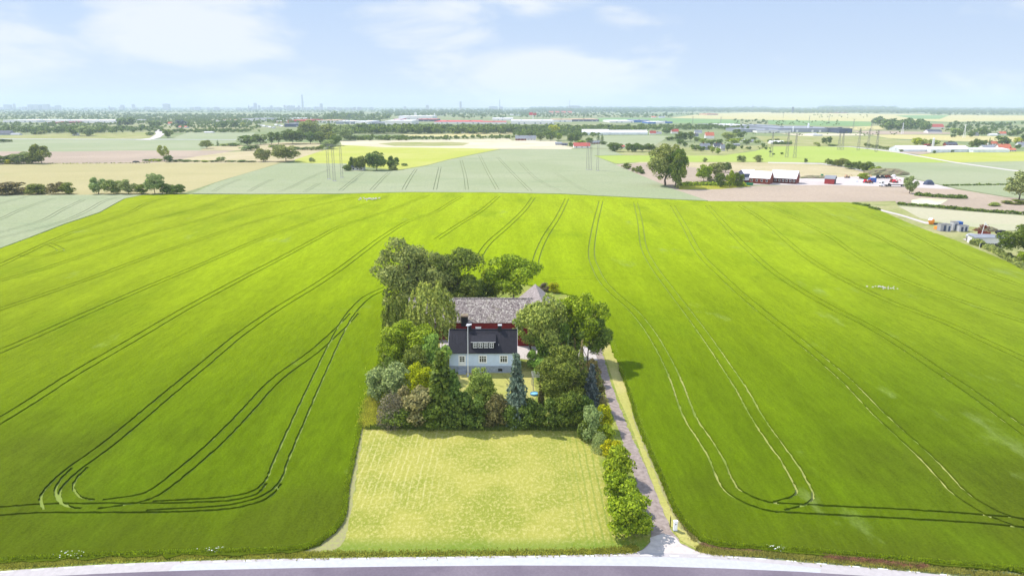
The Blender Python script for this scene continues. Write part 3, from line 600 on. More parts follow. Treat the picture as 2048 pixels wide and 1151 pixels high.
mk('birch', birch_arrays()); mk('spruce', spruce_arrays(30, .026, .28, 22, 18)); mk('shaggy', spruce_arrays(28, .027, .45, 22, 16, .4)); mk('twigs', twig_arrays()); mk('thuja', spruce_arrays(26, .04, .9, 16, 9, .15))
mk('clump', crown_arrays(14000, .014, 64, (.13, .26), .07)); mk('far0', crown_arrays(900, .042, 16, (.24, .42), .06)); mk('far1', crown_arrays(900, .042, 20, (.2, .38), .05, 'tall')); mk('far2', crown_arrays(700, .05, 12, (.3, .5), .0, 'bush')); mk('far3', crown_arrays(1000, .04, 24, (.18, .34), .04))
mk('farspruce', spruce_arrays(12, .04, .3, 9, 6))
TR = [trunk_mesh(1, .022, 8, .34, .74, 1), trunk_mesh(1, .026, 6, .3, .7, 2), trunk_mesh(1, .018, 9, .3, .8, 3)]
TRP = TR[2].copy(); TRP.materials[0] = M['palebark']
cnt = [0]
def plant(bx, by, wpx, topy, key, col, name, cat, label, group=None, trunk=True, dz=0.0, hm=None, Y=None, pale=False, squash=1.0):
    """a tree or shrub standing at photo point (bx, by) with its crown wpx wide and its top at row topy"""
    cnt[0] += 1; rn = random.Random(cnt[0] * 13 + 5)
    x, y, _ = P(bx, by)
    wd = wpx / F * depth(y); h = hm or (zat(topy, y) - dz)
    t = thing(name, label, cat, (x, y, dz), rn.uniform(0, 6.28), group)
    cr = bpy.data.objects.new('crown' if trunk else 'foliage', CR[key]); C.objects.link(cr); cr.parent = t; cr.scale = (wd, wd * squash, h)
    j = rn.uniform(.92, 1.08); cr.color = (col[0] * j, col[1], col[2], 1)
    if trunk:
        me = TRP if pale else TR[cnt[0] % 3]; tr = bpy.data.objects.new('trunk' if key not in ('bush0', 'bush1', 'bush2', 'twigs') else 'stem', me); C.objects.link(tr); tr.parent = t
        s = min(h, wd * 1.3); tr.scale = (s, s, h)
    return t
K = dict(base=(.145, .215, .030), bright=(.27, .37, .020), lime=(.42, .46, .012), grey=(.265, .32, .085), olive=(.20, .25, .04), dark=(.135, .205, .035), blue=(.165, .235, .165), darkblue=(.10, .13, .12), brown=(.19, .17, .06), fresh=(.25, .40, .07),
         beige=(.31, .30, .12), twig=(.21, .20, .12), silver=(.31, .39, .14), pale=(.33, .41, .085))
# ------------------------------------------------------------------ trees and shrubs of the farm garden
T = 'tree'; Bq = 'shrub'
near = [
 # bx, by, w, top, mesh, colour, name, cat, label
 (820, 632, 138, 472, 'big0', 'grey', 'willow_tree', T, 'broad grey-green willow, the tallest crown behind the long barn'),
 (916, 622, 116, 490, 'big1', 'olive', 'broadleaf_tree', T, 'dark green round tree right against the tall grey-green willow'),
 (868, 626, 88, 498, 'big0', 'grey', 'broadleaf_tree', T, 'grey-green crown between the tall willow and the dark green round tree'),
 (968, 612, 56, 556, 'mid0', 'dark', 'broadleaf_tree', T, 'low dark tree filling the gap behind the barn ridge'),
 (1028, 612, 118, 501, 'big2', 'bright', 'oak_tree', T, 'light green spreading tree behind the barn, beside its pointed roof end'),
 (992, 610, 60, 530, 'open', 'bright', 'broadleaf_tree', T, 'small light green tree leaning out from the tree behind the barn'),
 (866, 705, 92, 563, 'birch', 'pale', 'birch_tree', T, 'weeping birch in front of the left end of the long barn'),
 (798, 690, 58, 592, 'birch', 'olive', 'birch_tree', T, 'smaller brownish weeping tree at the field edge beside the birch'),
 (818, 735, 108, 636, 'big1', 'bright', 'maple_tree', T, 'bright green broad tree below the weeping birch'),
 (783, 745, 56, 662, 'mid1', 'bright', 'broadleaf_tree', T, 'bright green low tree at the field edge below the birch'),
 (872, 752, 62, 655, 'mid2', 'fresh', 'broadleaf_tree', T, 'fresh green round tree touching the left end of the house'),
 (778, 768, 44, 708, 'mid1', 'base', 'broadleaf_tree', T, 'mid green bushy tree above the silvery shrub at the field edge'),
 (836, 765, 60, 690, 'mid0', 'olive', 'broadleaf_tree', T, 'olive green tree between the bright maple and the house'),
 (781, 806, 84, 715, 'mid1', 'silver', 'lilac_shrub', Bq, 'big silvery green shrub bulging over the left field edge'),
 (752, 800, 32, 745, 'bush0', 'silver', 'lilac_shrub', Bq, 'small silvery shrub lowest against the left field edge'),
 (838, 808, 68, 722, 'mid0', 'lime', 'hazel_shrub', Bq, 'yellow-green shrub between the silvery shrub and the dark conifer'),
 (818, 800, 36, 742, 'bush1', 'lime', 'golden_shrub', Bq, 'small shrub with golden leaf tips beside the silvery shrub'),
 (884, 842, 108, 694, 'shaggy', 'base', 'conifer_tree', T, 'tall olive brown conifer with drooping fronds left of the flagpole'),
 (908, 846, 84, 735, 'shaggy', 'dark', 'conifer_tree', T, 'dark conifer in front of the tall olive brown one'),
 (785, 848, 58, 778, 'twigs', 'twig', 'bare_bush', Bq, 'greyish twiggy bush at the left front corner of the garden'),
 (842, 846, 70, 766, 'bush0', 'beige', 'elder_bush', Bq, 'beige flowering elder bush beside the greyish twiggy bush'),
 (812, 838, 44, 770, 'bush2', 'beige', 'elder_bush', Bq, 'pinkish beige bush behind the greyish twiggy bush'),
 (778, 812, 30, 780, 'bush1', 'lime', 'golden_shrub', Bq, 'bright yellow-green clump above the greyish twiggy bush'),
 (800, 852, 62, 815, 'bush1', 'base', 'hedge_shrub', Bq, 'low green shrub at the meadow edge under the twiggy bush'),
 (866, 853, 52, 800, 'bush0', 'base', 'hedge_shrub', Bq, 'mid green shrub at the meadow edge under the elder bush'),
 (906, 854, 46, 792, 'bush2', 'dark', 'hedge_shrub', Bq, 'dark shrub at the meadow edge under the dark conifer'),
 (944, 853, 60, 778, 'bush0', 'dark', 'hedge_shrub', Bq, 'dark green shrub at the meadow edge below the small apple tree'),
 (975, 832, 56, 772, 'bush1', 'base', 'hedge_shrub', Bq, 'mid green shrub right behind the red-brown bush'),
 (960, 812, 58, 731, 'mid0', 'pale', 'apple_tree', T, 'small pale olive apple tree on the lawn in front of the house'),
 (993, 852, 54, 788, 'bush0', 'brown', 'berberis_bush', Bq, 'round red-brown bush in the middle of the meadow hedge'),
 (972, 853, 22, 826, 'bush2', 'brown', 'berberis_bush', Bq, 'little brownish bush at the foot of the round red-brown one'),
 (1033, 846, 78, 702, 'spruce', 'blue', 'blue_spruce', T, 'blue spruce standing alone in front of the right house corner'),
 (1020, 854, 36, 806, 'bush1', 'dark', 'hedge_shrub', Bq, 'dark shrub at the foot of the blue spruce'),
 (1058, 853, 54, 796, 'bush0', 'dark', 'hedge_shrub', Bq, 'dark hedge shrub right of the blue spruce foot'),
 (1092, 853, 52, 792, 'bush2', 'dark', 'hedge_shrub', Bq, 'dark hedge shrub below the grey-olive tree'),
 (1082, 812, 26, 742, 'thuja', 'brown', 'thuja_tree', T, 'narrow brown thuja below the wooden pergola'),
 (1128, 815, 108, 688, 'big1', 'olive', 'ash_tree', T, 'wide grey-olive tree with hanging shoots right of the pergola'),
 (1104, 800, 46, 736, 'mid2', 'pale', 'broadleaf_tree', T, 'pale olive small tree between the thuja and the grey-olive tree'),
 (1181, 820, 60, 724, 'spruce', 'darkblue', 'blue_spruce', T, 'dark blue spruce half hidden beside the driveway'),
 (1138, 852, 56, 776, 'bush0', 'base', 'hedge_shrub', Bq, 'mid green hedge shrub under the grey-olive tree, nearer the driveway'),
 (1162, 846, 44, 786, 'bush2', 'dark', 'hedge_shrub', Bq, 'dark hedge shrub in front of the dark blue spruce'),
 (1115, 856, 40, 806, 'bush1', 'dark', 'hedge_shrub', Bq, 'dark low shrub deepest in the meadow hedge below the grey-olive tree'),
 (1060, 715, 74, 610, 'open', 'pale', 'robinia_tree', T, 'pale green feathery tree over the right barn roof corner'),
 (1084, 734, 104, 583, 'big2', 'pale', 'robinia_tree', T, 'larger pale green feathery tree in front of the barn gable'),
 (1104, 742, 72, 622, 'mid2', 'base', 'ash_tree', T, 'dark leafy tree standing before the barn gable'),
 (1154, 722, 116, 576, 'big2', 'bright', 'oak_tree', T, 'large light green oak right of the barn with gaps in its crown'),
 (1176, 732, 84, 634, 'open', 'base', 'oak_tree', T, 'dark spreading tree whose crown hangs over the driveway'),
 (1126, 715, 76, 584, 'open', 'bright', 'oak_tree', T, 'bright green tree growing up in front of the barn roof'),
 (1072, 738, 32, 695, 'bush0', 'fresh', 'garden_shrub', Bq, 'fresh green shrub beside the right house wall'),
 (1084, 762, 40, 716, 'bush1', 'fresh', 'garden_shrub', Bq, 'fresh green shrub behind the wooden pergola'),
 (1135, 745, 18, 664, 'thuja', 'silver', 'juniper_tree', T, 'thin pale green juniper spire in front of the oak'),
 (1148, 748, 22, 672, 'thuja', 'brown', 'juniper_tree', T, 'rusty brown juniper spire in front of the oak'),
 (1162, 752, 22, 676, 'thuja', 'beige', 'juniper_tree', T, 'yellowish juniper spire nearest the driveway'),
 (1185, 765, 30, 712, 'bush2', 'brown', 'verge_shrub', Bq, 'brownish shrub at the driveway edge under the overhanging tree'),
 (1196, 795, 26, 750, 'bush2', 'brown', 'verge_shrub', Bq, 'brownish shrub at the driveway edge beside the dark blue spruce'),
 (1206, 822, 22, 790, 'bush0', 'beige', 'verge_shrub', Bq, 'yellowish shrub at the driveway edge above the hedge row'),
 (1182, 878, 52, 808, 'bush0', 'silver', 'driveway_hedge_shrub', Bq, 'grey-green shrub at the top of the driveway hedge'),
 (1208, 862, 42, 806, 'bush1', 'lime', 'driveway_hedge_shrub', Bq, 'yellow-green shrub at the top of the driveway hedge'),
 (1210, 885, 40, 842, 'bush2', 'bright', 'driveway_hedge_shrub', Bq, 'second yellow-green shrub down the driveway hedge'),
 (1166, 876, 30, 838, 'bush1', 'base', 'driveway_hedge_shrub', Bq, 'small dark green shrub where the driveway hedge meets the meadow'),
 (1199, 901, 36, 860, 'twigs', 'silver', 'driveway_hedge_shrub', Bq, 'small grey bush between green shrubs of the driveway hedge'),
 (1222, 915, 44, 876, 'bush0', 'lime', 'driveway_hedge_shrub', Bq, 'golden green shrub below the small grey bush of the driveway hedge'),
 (1232, 962, 74, 892, 'bush1', 'bright', 'driveway_hedge_shrub', Bq, 'fresh green shrub halfway down the driveway hedge'),
 (1243, 1012, 80, 944, 'bush0', 'bright', 'driveway_hedge_shrub', Bq, 'bright green shrub just above the last one of the driveway hedge'),
 (1258, 1064, 98, 980, 'bush0', 'bright', 'driveway_hedge_shrub', Bq, 'biggest bright green bush, at the road end of the driveway hedge'),
 (1089, 582, 26, 565, 'bush2', 'twig', 'field_bush', Bq, 'small greyish bush in the crop behind the barn end'),
 (1108, 585, 22, 562, 'bush0', 'lime', 'field_bush', Bq, 'small yellow-green bush in the crop behind the barn end'),
 (1192, 676, 34, 640, 'bush2', 'olive', 'verge_shrub', Bq, 'thin olive shrub at the field edge behind the oak'),
]
for bx, by, wp, top, key, col, nm, cat, lab in near:
    if nm not in ('driveway_hedge_shrub', 'field_bush') and key not in ('spruce', 'thuja'): wp *= 1.13
    grp = {'driveway_hedge_shrub': 'shrubs of the driveway hedge', 'hedge_shrub': 'shrubs of the meadow hedge'}.get(nm)
    plant(bx, by, wp, top, key, K[col], nm, cat, lab, grp, trunk=key not in ('bush0', 'bush1', 'bush2', 'twigs', 'thuja', 'shaggy'), pale=key == 'birch')

# ------------------------------------------------------------------ the house
HX0, HX1, HY0, HY1 = -11.15, .75, 114.1, 120.9; EZ, RZ, RY = 4.1, 7.08, 117.5; PZ = 1.35
house = thing('farmhouse', 'grey-blue farmhouse with a black standing seam roof and a four-window dormer', 'house', (-5.2, 117.5, 0))
def put(mb, name, mats, par=house, off=(5.2, -117.5, 0)):
    mb.v = [(a + off[0], b + off[1], c + off[2]) for a, b, c in mb.v]; return mb.obj(name, mats, par)
mb = MB(); mb.box(HX0, HX1, HY0, HY1, 0, EZ)
for x0 in (HX0, HX1 - .25): mb.prism([(x0, HY0 + .01, EZ), (x0, HY1 - .01, EZ), (x0, RY, RZ - .12)], (.25, 0, 0))
put(mb, 'wall', M['housewall'])
mb = MB(); mb.box(HX0 - .05, HX1 + .05, HY0 - .05, HY1 + .05, 0, PZ); mb.box(HX0 - .07, HX1 + .07, HY0 - .07, HY0 - .05, PZ - .06, PZ); put(mb, 'plinth', M['plinth'])
mb = MB(); ov = .32; sl_ = (RZ - EZ) / (RY - HY0)
yf = HY0 - ov; zf = EZ - ov * sl_ + .12; yb = HY1 + ov; x0, x1 = HX0 - .18, HX1 + .18
mb.slab((x0, yf, zf), (x1, yf, zf), (x1, RY, RZ), (x0, RY, RZ), .12); mb.slab((x1, yb, zf), (x0, yb, zf), (x0, RY, RZ), (x1, RY, RZ), .12)
n = 21
for i in range(n + 1):
    x = x0 + (x1 - x0) * i / n; a = x - .022; b = x + .022
    for s, ye in ((1, yf), (-1, yb)):
        mb.prism([(a, ye, zf), (b, ye, zf), (b, ye, zf + .055), (a, ye, zf + .055)], (0, RY - ye, RZ - zf))
mb.box(x0, x1, RY - .12, RY + .12, RZ - .03, RZ + .07)
roof = put(mb, 'roof', M['seam'])
mb = MB(); mb.tube((x0, yf - .07, zf - .06), (x1, yf - .07, zf - .06), .075, n=8); mb.tube((x1 - .25, yf - .05, zf - .1), (x1 - .25, HY0 - .1, zf - .45), .045); mb.tube((x1 - .25, HY0 - .1, zf - .45), (x1 - .25, HY0 - .1, .3), .045); put(mb, 'gutter', M['seam'])
mb = MB()
for x in (HX1 + .20, HX0 - .23):
    mb = MB(); mb.prism([(x, yf, zf - .18), (x, yf, zf + .06), (x, RY, RZ + .08), (x, RY, RZ - .16)], (.03, 0, 0)); mb.prism([(x, yb, zf - .18), (x, yb, zf + .06), (x, RY, RZ + .08), (x, RY, RZ - .16)], (.03, 0, 0)); put(mb, 'verge_board', M['whitesteel'])
for cx, wd, tz in ((-7.75, .78, 7.95), (-2.2, .62, 7.85)):
    mb = MB(); mb.box(cx - wd / 2, cx + wd / 2, RY - .35, RY + .35, RZ - .6, tz); ch = put(mb, 'chimney', M['chim'])
    mb = MB(); mb.box(cx - wd / 2 - .06, cx + wd / 2 + .06, RY - .42, RY + .42, tz, tz + .07); c = put(mb, 'chimney_cap', M['cap']); c.parent = ch
# dormer
dx0, dx1, dyf, dz0, dz1 = -7.15, -3.05, 114.42, 4.55, 5.82
mb = MB(); mb.prism([(dx0, dyf, dz0 - .2), (dx0, dyf, dz1), (dx0, 116.9, dz1 + .45), (dx0, 116.9, 6.5)], (dx1 - dx0, 0, 0)); dorm = put(mb, 'dormer', M['black'])
mb = MB(); a0, a1 = dx0 - .15, dx1 + .15; mb.slab((a0, dyf - .28, dz1 + .03), (a1, dyf - .28, dz1 + .03), (a1, 117.0, dz1 + .66), (a0, 117.0, dz1 + .66), .09)
for i in range(9):
    x = a0 + (a1 - a0) * i / 8; mb.prism([(x - .02, dyf - .28, dz1 + .03), (x + .02, dyf - .28, dz1 + .03), (x + .02, dyf - .28, dz1 + .08), (x - .02, dyf - .28, dz1 + .08)], (0, 117.0 - dyf + .28, .63))
dr = put(mb, 'dormer_roof', M['seam']); dr.parent = dorm
mb = MB(); mb.box(a0, a1, dyf - .34, dyf - .285, dz1 - .06, dz1 + .0); e = put(mb, 'dormer_fascia', M['whitesteel']); e.parent = dorm
for i in range(4):
    cx = dx0 + .62 + i * .965; wz0, wz1, hw = dz0 + .10, dz0 + 1.06, .37
    mb = MB(); y = dyf - .05
    mb.box(cx - hw, cx + hw, y, dyf - .004, wz0, wz1, 1)
    for q0, q1, r0, r1 in ((cx - hw, cx + hw, wz0, wz0 + .08), (cx - hw, cx + hw, wz1 - .08, wz1), (cx - hw, cx + hw, wz0 + .56, wz0 + .63)): mb.box(q0, q1, y - .05, y - .001, r0, r1)
    for q in (cx - hw, cx - .045, cx + hw - .08): mb.box(q, q + .085, y - .053, y - .0012, wz0 + .001, wz1 - .001)
    wn = put(mb, 'dormer_window', [M['whitesteel'], M['darkglass']]); wn.parent = dorm
def window(cx, z0, z1, hw, cols=3, ybar=.66):
    y = HY0; mb = MB(); cs = .15
    for b in ((cx - hw - cs, cx + hw + cs, z1, z1 + cs), (cx - hw - cs, cx + hw + cs, z0 - cs, z0)): mb.box(b[0], b[1], y - .05, y + .02, b[2], b[3])
    for q in (cx - hw - cs, cx + hw): mb.box(q, q + cs, y - .049, y + .02, z0, z1)
    for i in range(cols + 1):
        q = cx - hw + 2 * hw * i / cols; mb.box(q - .04, q + .04, y - .038, y + .01, z0, z1)
    zz = z0 + (z1 - z0) * ybar
    for q in (z0 + .03, zz, z1 - .03): mb.box(cx - hw, cx + hw, y - .037, y + .01, q - .035, q + .035)
    fr = put(mb, 'window', M['whitesteel']); mb = MB(); mb.box(cx - hw, cx + hw, y - .012, y + .005, z0, z1); p = put(mb, 'pane', M['glass']); p.parent = fr
window(-5.2, 2.03, 3.24, .60); window(-1.48, 2.03, 3.24, .60)
mb = MB(); cx = -8.88; y = HY0
mb.box(cx - .66, cx - .53, y - .05, y + .02, PZ, 3.38); mb.box(cx + .53, cx + .66, y - .05, y + .02, PZ, 3.38); mb.box(cx - .66, cx + .66, y - .051, y + .02, 3.25, 3.38)
mb.box(cx - .53, cx + .53, y - .03, y + .01, PZ + .02, 3.25)
door = put(mb, 'door', M['whitesteel']); mb = MB()
for i in range(2):
    for j in range(3): mb.box(cx - .42 + i * .46, cx - .05 + i * .46, y - .034, y - .028, 2.15 + j * .34, 2.43 + j * .34)
p = put(mb, 'door_pane', M['glass']); p.parent = door
mb = MB(); mb.tube((cx + .44, y - .03, 2.0), (cx + .44, y - .1, 2.0), .02); mb.tube((cx + .44, y - .1, 2.0), (cx + .34, y - .1, 2.0), .018); p = put(mb, 'handle', M['steel']); p.parent = door
mb = MB(); mb.box(cx - .7, cx + .7, y - .9, y - .055, 0, .35); mb.box(cx - .7, cx + .7, y - .6, y - .056, .35, .7); mb.box(cx - .7, cx + .7, y - .32, y - .057, .7, 1.05); put(mb, 'step', M['plinth'])
for q in (-8.85, -5.2, -2.1):
    mb = MB(); mb.box(q - .38, q + .38, y - .075, y - .052, .35, .85); put(mb, 'cellar_window', M['darkglass'])
mb = MB(); mb.tube((-2.35, 114.5, 5.0), (-2.35, 114.5, 5.32), .05); put(mb, 'vent_pipe', M['cap'])

# ------------------------------------------------------------------ the barn: a long range with a cross wing
barn = thing('barn', 'old red barn with a long weathered shingle roof and a gabled wing behind the house', 'barn', (-6, 136, 0))
bo = (6, -136, 0)
LX0, LX1, LY0, LY1, LE, LR, LRY = -21.3, 3.2, 131.9, 142.2, 3.9, 7.45, 137.0
mb = MB(); mb.box(LX0, LX1 + .9, LY0, LY1, 0, LE); mb.prism([(LX0, LY0 + .02, LE), (LX0, LY1 - .02, LE), (LX0, LRY, LR - .15)], (.3, 0, 0))
nA, nB = Vector((1.1, 128.2, 0)), Vector((11.4, 128.0, 0)); fA, fB = Vector((.4, 145.6, 0)), Vector((9.9, 145.4, 0)); WE, WR = 3.9, 8.2
up = lambda v, z: (v.x, v.y, z); nM = (nA + nB) / 2; fM = (fA + fB) / 2
mb.prism([up(nA, 0), up(nB, 0), up(fB, 0), up(fA, 0)], (0, 0, WE))
mb.poly([up(nA, WE), up(nB, WE), up(nM, WR - .12)]); mb.poly([up(fB, WE), up(fA, WE), up(fM, WR - .12)])
put(mb, 'wall', M['redwood'], barn, bo)
mb = MB(); mb.slab((LX0 - .2, LY0 - .3, LE - .12), (LX1 + 2.9, LY0 - .3, LE - .12), (LX1 + 2.9, LRY, LR), (LX0 - .2, LRY, LR), .12); mb.slab((LX1 + 2.9, LY1 + .3, LE - .12), (LX0 - .2, LY1 + .3, LE - .12), (LX0 - .2, LRY, LR), (LX1 + 2.9, LRY, LR), .12)
for i in range(46): x = LX0 - .2 + i * .56; mb.box(x, x + .5, LRY - .16, LRY + .16, LR - .05, LR + .07 + random.uniform(-.012, .012))
put(mb, 'roof', M['shingle'], barn, bo)
def ext(a, b, d): return a + (a - b).normalized() * d
nA2 = ext(ext(nA, fA, .35), nB, .35); nB2 = ext(ext(nB, fB, .35), nA, .35); fA2 = ext(ext(fA, nA, .35), fB, .35); fB2 = ext(ext(fB, nB, .35), fA, .35); nM2 = (nA2 + nB2) / 2; fM2 = (fA2 + fB2) / 2
mb = MB(); mb.slab(up(fA2, WE - .1), up(nA2, WE - .1), up(nM2, WR), up(fM2, WR), .13); mb.slab(up(nB2, WE - .1), up(fB2, WE - .1), up(fM2, WR), up(nM2, WR), .13)
M['shinglepale'] = paint('pale_worn_shingles', (.25, .205, .20), .9, .3, 2.2, .03, rgb2=(.36, .31, .30)); put(mb, 'wing_roof', M['shinglepale'], barn, bo)
mb = MB()
for a, b in ((nA2, nM2), (nB2, nM2)):
    mb = MB(); za, zb = WE - .1, WR; mb.prism([(a.x, a.y - .03, za - .28), (a.x, a.y - .03, za + .03), (b.x, b.y - .03, zb + .03), (b.x, b.y - .03, zb - .28)], (0, -.05, 0)); put(mb, 'verge_board', M['cap'], barn, bo)
for cx, w_, z1 in ((-13.6, 1.0, 2.5), (-11.2, .9, 2.5), (-8.7, .85, 2.5), (-2.6, 1.15, 2.6), (1.6, .9, 2.6)):
    mb = MB(); k = 8; arc = [(cx + w_ / 2 * math.cos(math.pi * i / k), LY0 - .06, z1 - .3 + .35 * math.sin(math.pi * i / k)) for i in range(k + 1)]
    mb.prism([(cx + w_ / 2, LY0 - .06, 1.2)] + arc + [(cx - w_ / 2, LY0 - .06, 1.2)], (0, .05, 0)); put(mb, 'arched_window', M['darkglass'], barn, bo)
mb = MB(); mb.box(-7.4, -6.3, LY0 - .08, LY0 - .01, .05, 2.75); mb.box(-7.45, -6.25, LY0 - .1, LY0 - .005, 2.75, 2.87); put(mb, 'door', M['whitesteel'], barn, bo)
mb = MB(); mb.box(4.8, 7.9, 127.93, 128.0, .05, 3.2); mb.box(4.7, 4.8, 127.9, 128.0, .05, 3.3); mb.box(7.9, 8.0, 127.9, 128.0, .05, 3.3); mb.box(4.7, 8.0, 127.89, 128.0, 3.3, 3.42); put(mb, 'gate', M['brick'], barn, bo)
mb = MB(); mb.box(-10.25, -8.95, 131.0, 132.4, 3.2, 5.15); bc = put(mb, 'chimney', M['chim'], barn, bo); mb = MB(); mb.box(-10.35, -8.85, 130.9, 132.5, 5.15, 5.42); c = put(mb, 'chimney_cap', M['earth'], barn, bo); c.parent = bc
mb = MB(); q = .62; zz = LE - .12 + (LR - LE + .12) * .86; yy = LY0 - .3 + (LRY - LY0 + .3) * .86; mb.slab((-18.0 + 5, yy, zz + .06), (-17.3 + 5, yy, zz + .06), (-17.3 + 5, yy + .55, zz + .46), (-18.0 + 5, yy + .55, zz + .46), .05); put(mb, 'roof_light', M['cap'], barn, bo)

# ------------------------------------------------------------------ garden things
x, y, _ = P(936, 753); fp = thing('flagpole', 'white flagpole standing on the lawn in front of the house door', 'flagpole', (x, y, 0)); H = zat(651, y)
mb = MB(); mb.tube((0, 0, 0), (.12, 0, H), .085, .045, 10); mb.obj('pole', M['whitesteel'], fp); mb = MB(); mb.box(-.2, .42, -.1, .1, H, H + .08); mb.tube((.12, 0, H + .08), (.12, 0, H + .28), .09, .03, 8); mb.obj('finial', M['whitesteel'], fp); mb = MB(); mb.box(-.22, .22, -.22, .22, 0, .25); mb.obj('base', M['plinth'], fp)
x, y, _ = P(1078, 775); pg = thing('pergola', 'grey wooden garden pergola between the blue spruce and the grey-olive tree', 'pergola', (x, y, 0), .06)
for sx in (-1.1, 1.25):
    for sy in (-1.2, 1.2): mb = MB(); mb.box(sx - .06, sx + .06, sy - .06, sy + .06, 0, 2.3); mb.obj('post', M['wood'], pg)
for i in range(5): mb = MB(); mb.box(-1.3, 1.5, -1.2 + i * .6 - .035, -1.2 + i * .6 + .035, 2.42, 2.54); mb.obj('crossbeam', M['wood'], pg)
for sx in (-1.1, 1.25): mb = MB(); mb.box(sx - .05, sx + .05, -1.4, 1.4, 2.3, 2.42); mb.obj('side_beam', M['wood'], pg)
x, y, _ = P(1068, 789); tp = thing('paddling_pool', 'blue garden paddling pool under the trees right of the blue spruce', 'pool', (x, y, 0))
mb = MB()
for i in range(24):
    a, b = 2 * math.pi * i / 24, 2 * math.pi * (i + 1) / 24
    for r0, r1, z0, z1 in ((1.25, 1.3, .04, .55), (1.3, 1.2, .55, .6), (1.2, 1.18, .6, .3)): mb.quad((r0 * math.cos(a), r0 * math.sin(a), z0), (r0 * math.cos(b), r0 * math.sin(b), z0), (r1 * math.cos(b), r1 * math.sin(b), z1), (r1 * math.cos(a), r1 * math.sin(a), z1))
tp.scale = (.5, .5, .6); mb.obj('rim', M['bluecloth'], tp); mb = MB(); mb.poly([(1.19 * math.cos(2 * math.pi * i / 24), 1.19 * math.sin(2 * math.pi * i / 24), .42) for i in range(24)]); mb.obj('pool_water', paint('pool_water', (.25, .55, .75), .1, .1, 3), tp)
x, y, _ = P(1350, 1060, .0); cb = thing('utility_cabinet', 'slim white utility cabinet on the verge where the driveway meets the road', 'cabinet', (x, y, .04), .1)
mb = MB(); mb.box(-.2, .2, -.14, .14, 0, 1.15); mb.obj('body', M['whitesteel'], cb); mb = MB(); mb.box(-.24, .24, -.18, .18, 1.15, 1.21); mb.obj('lid', M['whitesteel'], cb); mb = MB(); mb.box(-.07, .05, -.155, -.142, .78, .9); mb.obj('label_plate', M['black'], cb); mb = MB(); mb.box(-.23, .23, -.17, .17, 0, .08); mb.obj('foot', M['plinth'], cb)
x, y, _ = P(1344, 1056); mp_ = thing('marker_post', 'slim black marker post beside the white utility cabinet', 'post', (x - .15, y + .3, .04)); mb = MB(); mb.box(-.05, .05, -.03, .03, 0, 1.05); mb.prism([(-.05, -.03, 1.05), (.05, -.03, 1.05), (.0, -.03, 1.5)], (0, .06, 0)); mb.obj('stake', M['black'], mp_)
# dark twigs, stones and rubbish in the crop
def stones(px, py, n, sp, name, lab, m, sz=(.12, .3)):
    x, y, _ = P(px, py, .6); mb = MB()
    for i in range(n): mb.dome((random.gauss(0, sp), random.gauss(0, sp * .6), .0), random.uniform(*sz), random.uniform(*sz), random.uniform(*sz), 6, 2, 0, .2)
    o = mb.obj(name, m, at=(x, y, .6)); return tag(o, lab, 'stones', kind='stuff')
stones(1764, 574, 26, 1.6, 'stone_heap', 'pale stones lying in the crop on the right side of the green field', M['stone'])
stones(740, 398, 30, 3.2, 'stone_heap', 'pale stones near the far edge of the green field', M['stone'], (.3, .6))
# ------------------------------------------------------------------ verge tufts (nobody could count them)
def tufts(name, path, n, spread, h, col, z=.03, leafw=.035):
    n = int(n * 1.8); spread *= .75
    c = smooth([P(x, y) for x, y in path], 20); c = np.array(c); k = RNG.integers(0, len(c) - 1, n); f = RNG.random((n, 1)); p = c[k] * (1 - f) + c[k + 1] * f
    p = p + RNG.normal(0, spread, (n, 2)); V = []; nb = 5
    for i in range(nb):
        a = RNG.uniform(0, 6.28, n); ln = h * RNG.uniform(.5, 1.3, n); le = RNG.uniform(.1, .5, n); d = np.stack([np.cos(a), np.sin(a)], 1); s = np.stack([-np.sin(a), np.cos(a)], 1) * leafw
        b = np.concatenate([p + d * .05, np.full((n, 1), z)], 1); tip = np.concatenate([p + d * (le * ln)[:, None], (z + ln)[:, None]], 1); mid_ = (b + tip) / 2; mid_[:, 2] += ln * .12
        s3 = np.concatenate([s, np.zeros((n, 1))], 1); V.append(np.stack([b, mid_ - s3, tip, mid_ + s3], 1))
    V = np.concatenate(V).reshape(-1, 3); me = np_mesh(name, V, np.arange(len(V)).reshape(-1, 4), M['leaf']); o = bpy.data.objects.new(name, me); C.objects.link(o); o.color = (*col, 1); return tag(o, kind='stuff')
tufts('grass', [(-200, 1155), (0, 1133), (100, 1126), (200, 1120), (400, 1113), (560, 1110), (700, 1109), (1000, 1106), (1200, 1103), (1270, 1098)], 5200, .38, .20, (.36, .38, .06))
tufts('grass', [(1400, 1098), (1440, 1104), (1520, 1108), (1600, 1115), (1700, 1124), (1800, 1133), (1900, 1142), (2048, 1156), (2200, 1172)], 3200, .38, .22, (.36, .36, .08))
tufts('dry_grass', [(1405, 1090), (1450, 1098), (1520, 1102)], 500, .3, .2, (.42, .30, .17)); tufts('dry_grass', [(1650, 1115), (1750, 1124), (1850, 1134)], 600, .3, .28, (.36, .20, .12))
tufts('weeds', [(760, 740), (750, 790), (738, 850)], 2600, .9, .5, (.42, .47, .05)); tufts('weeds', [(735, 850), (745, 820), (750, 800)], 1500, .8, .5, (.48, .48, .07))
tufts('weeds', [(735, 855), (800, 856), (900, 858), (1000, 858), (1100, 858), (1150, 858)], 2200, .4, .35, (.15, .21, .04))
tufts('grass', [(1215, 655), (1232, 700), (1262, 790), (1290, 870), (1320, 945), (1350, 1020), (1390, 1080)], 1500, .25, .25, (.34, .33, .12))
CE = dict(z=.12, leafw=.045)
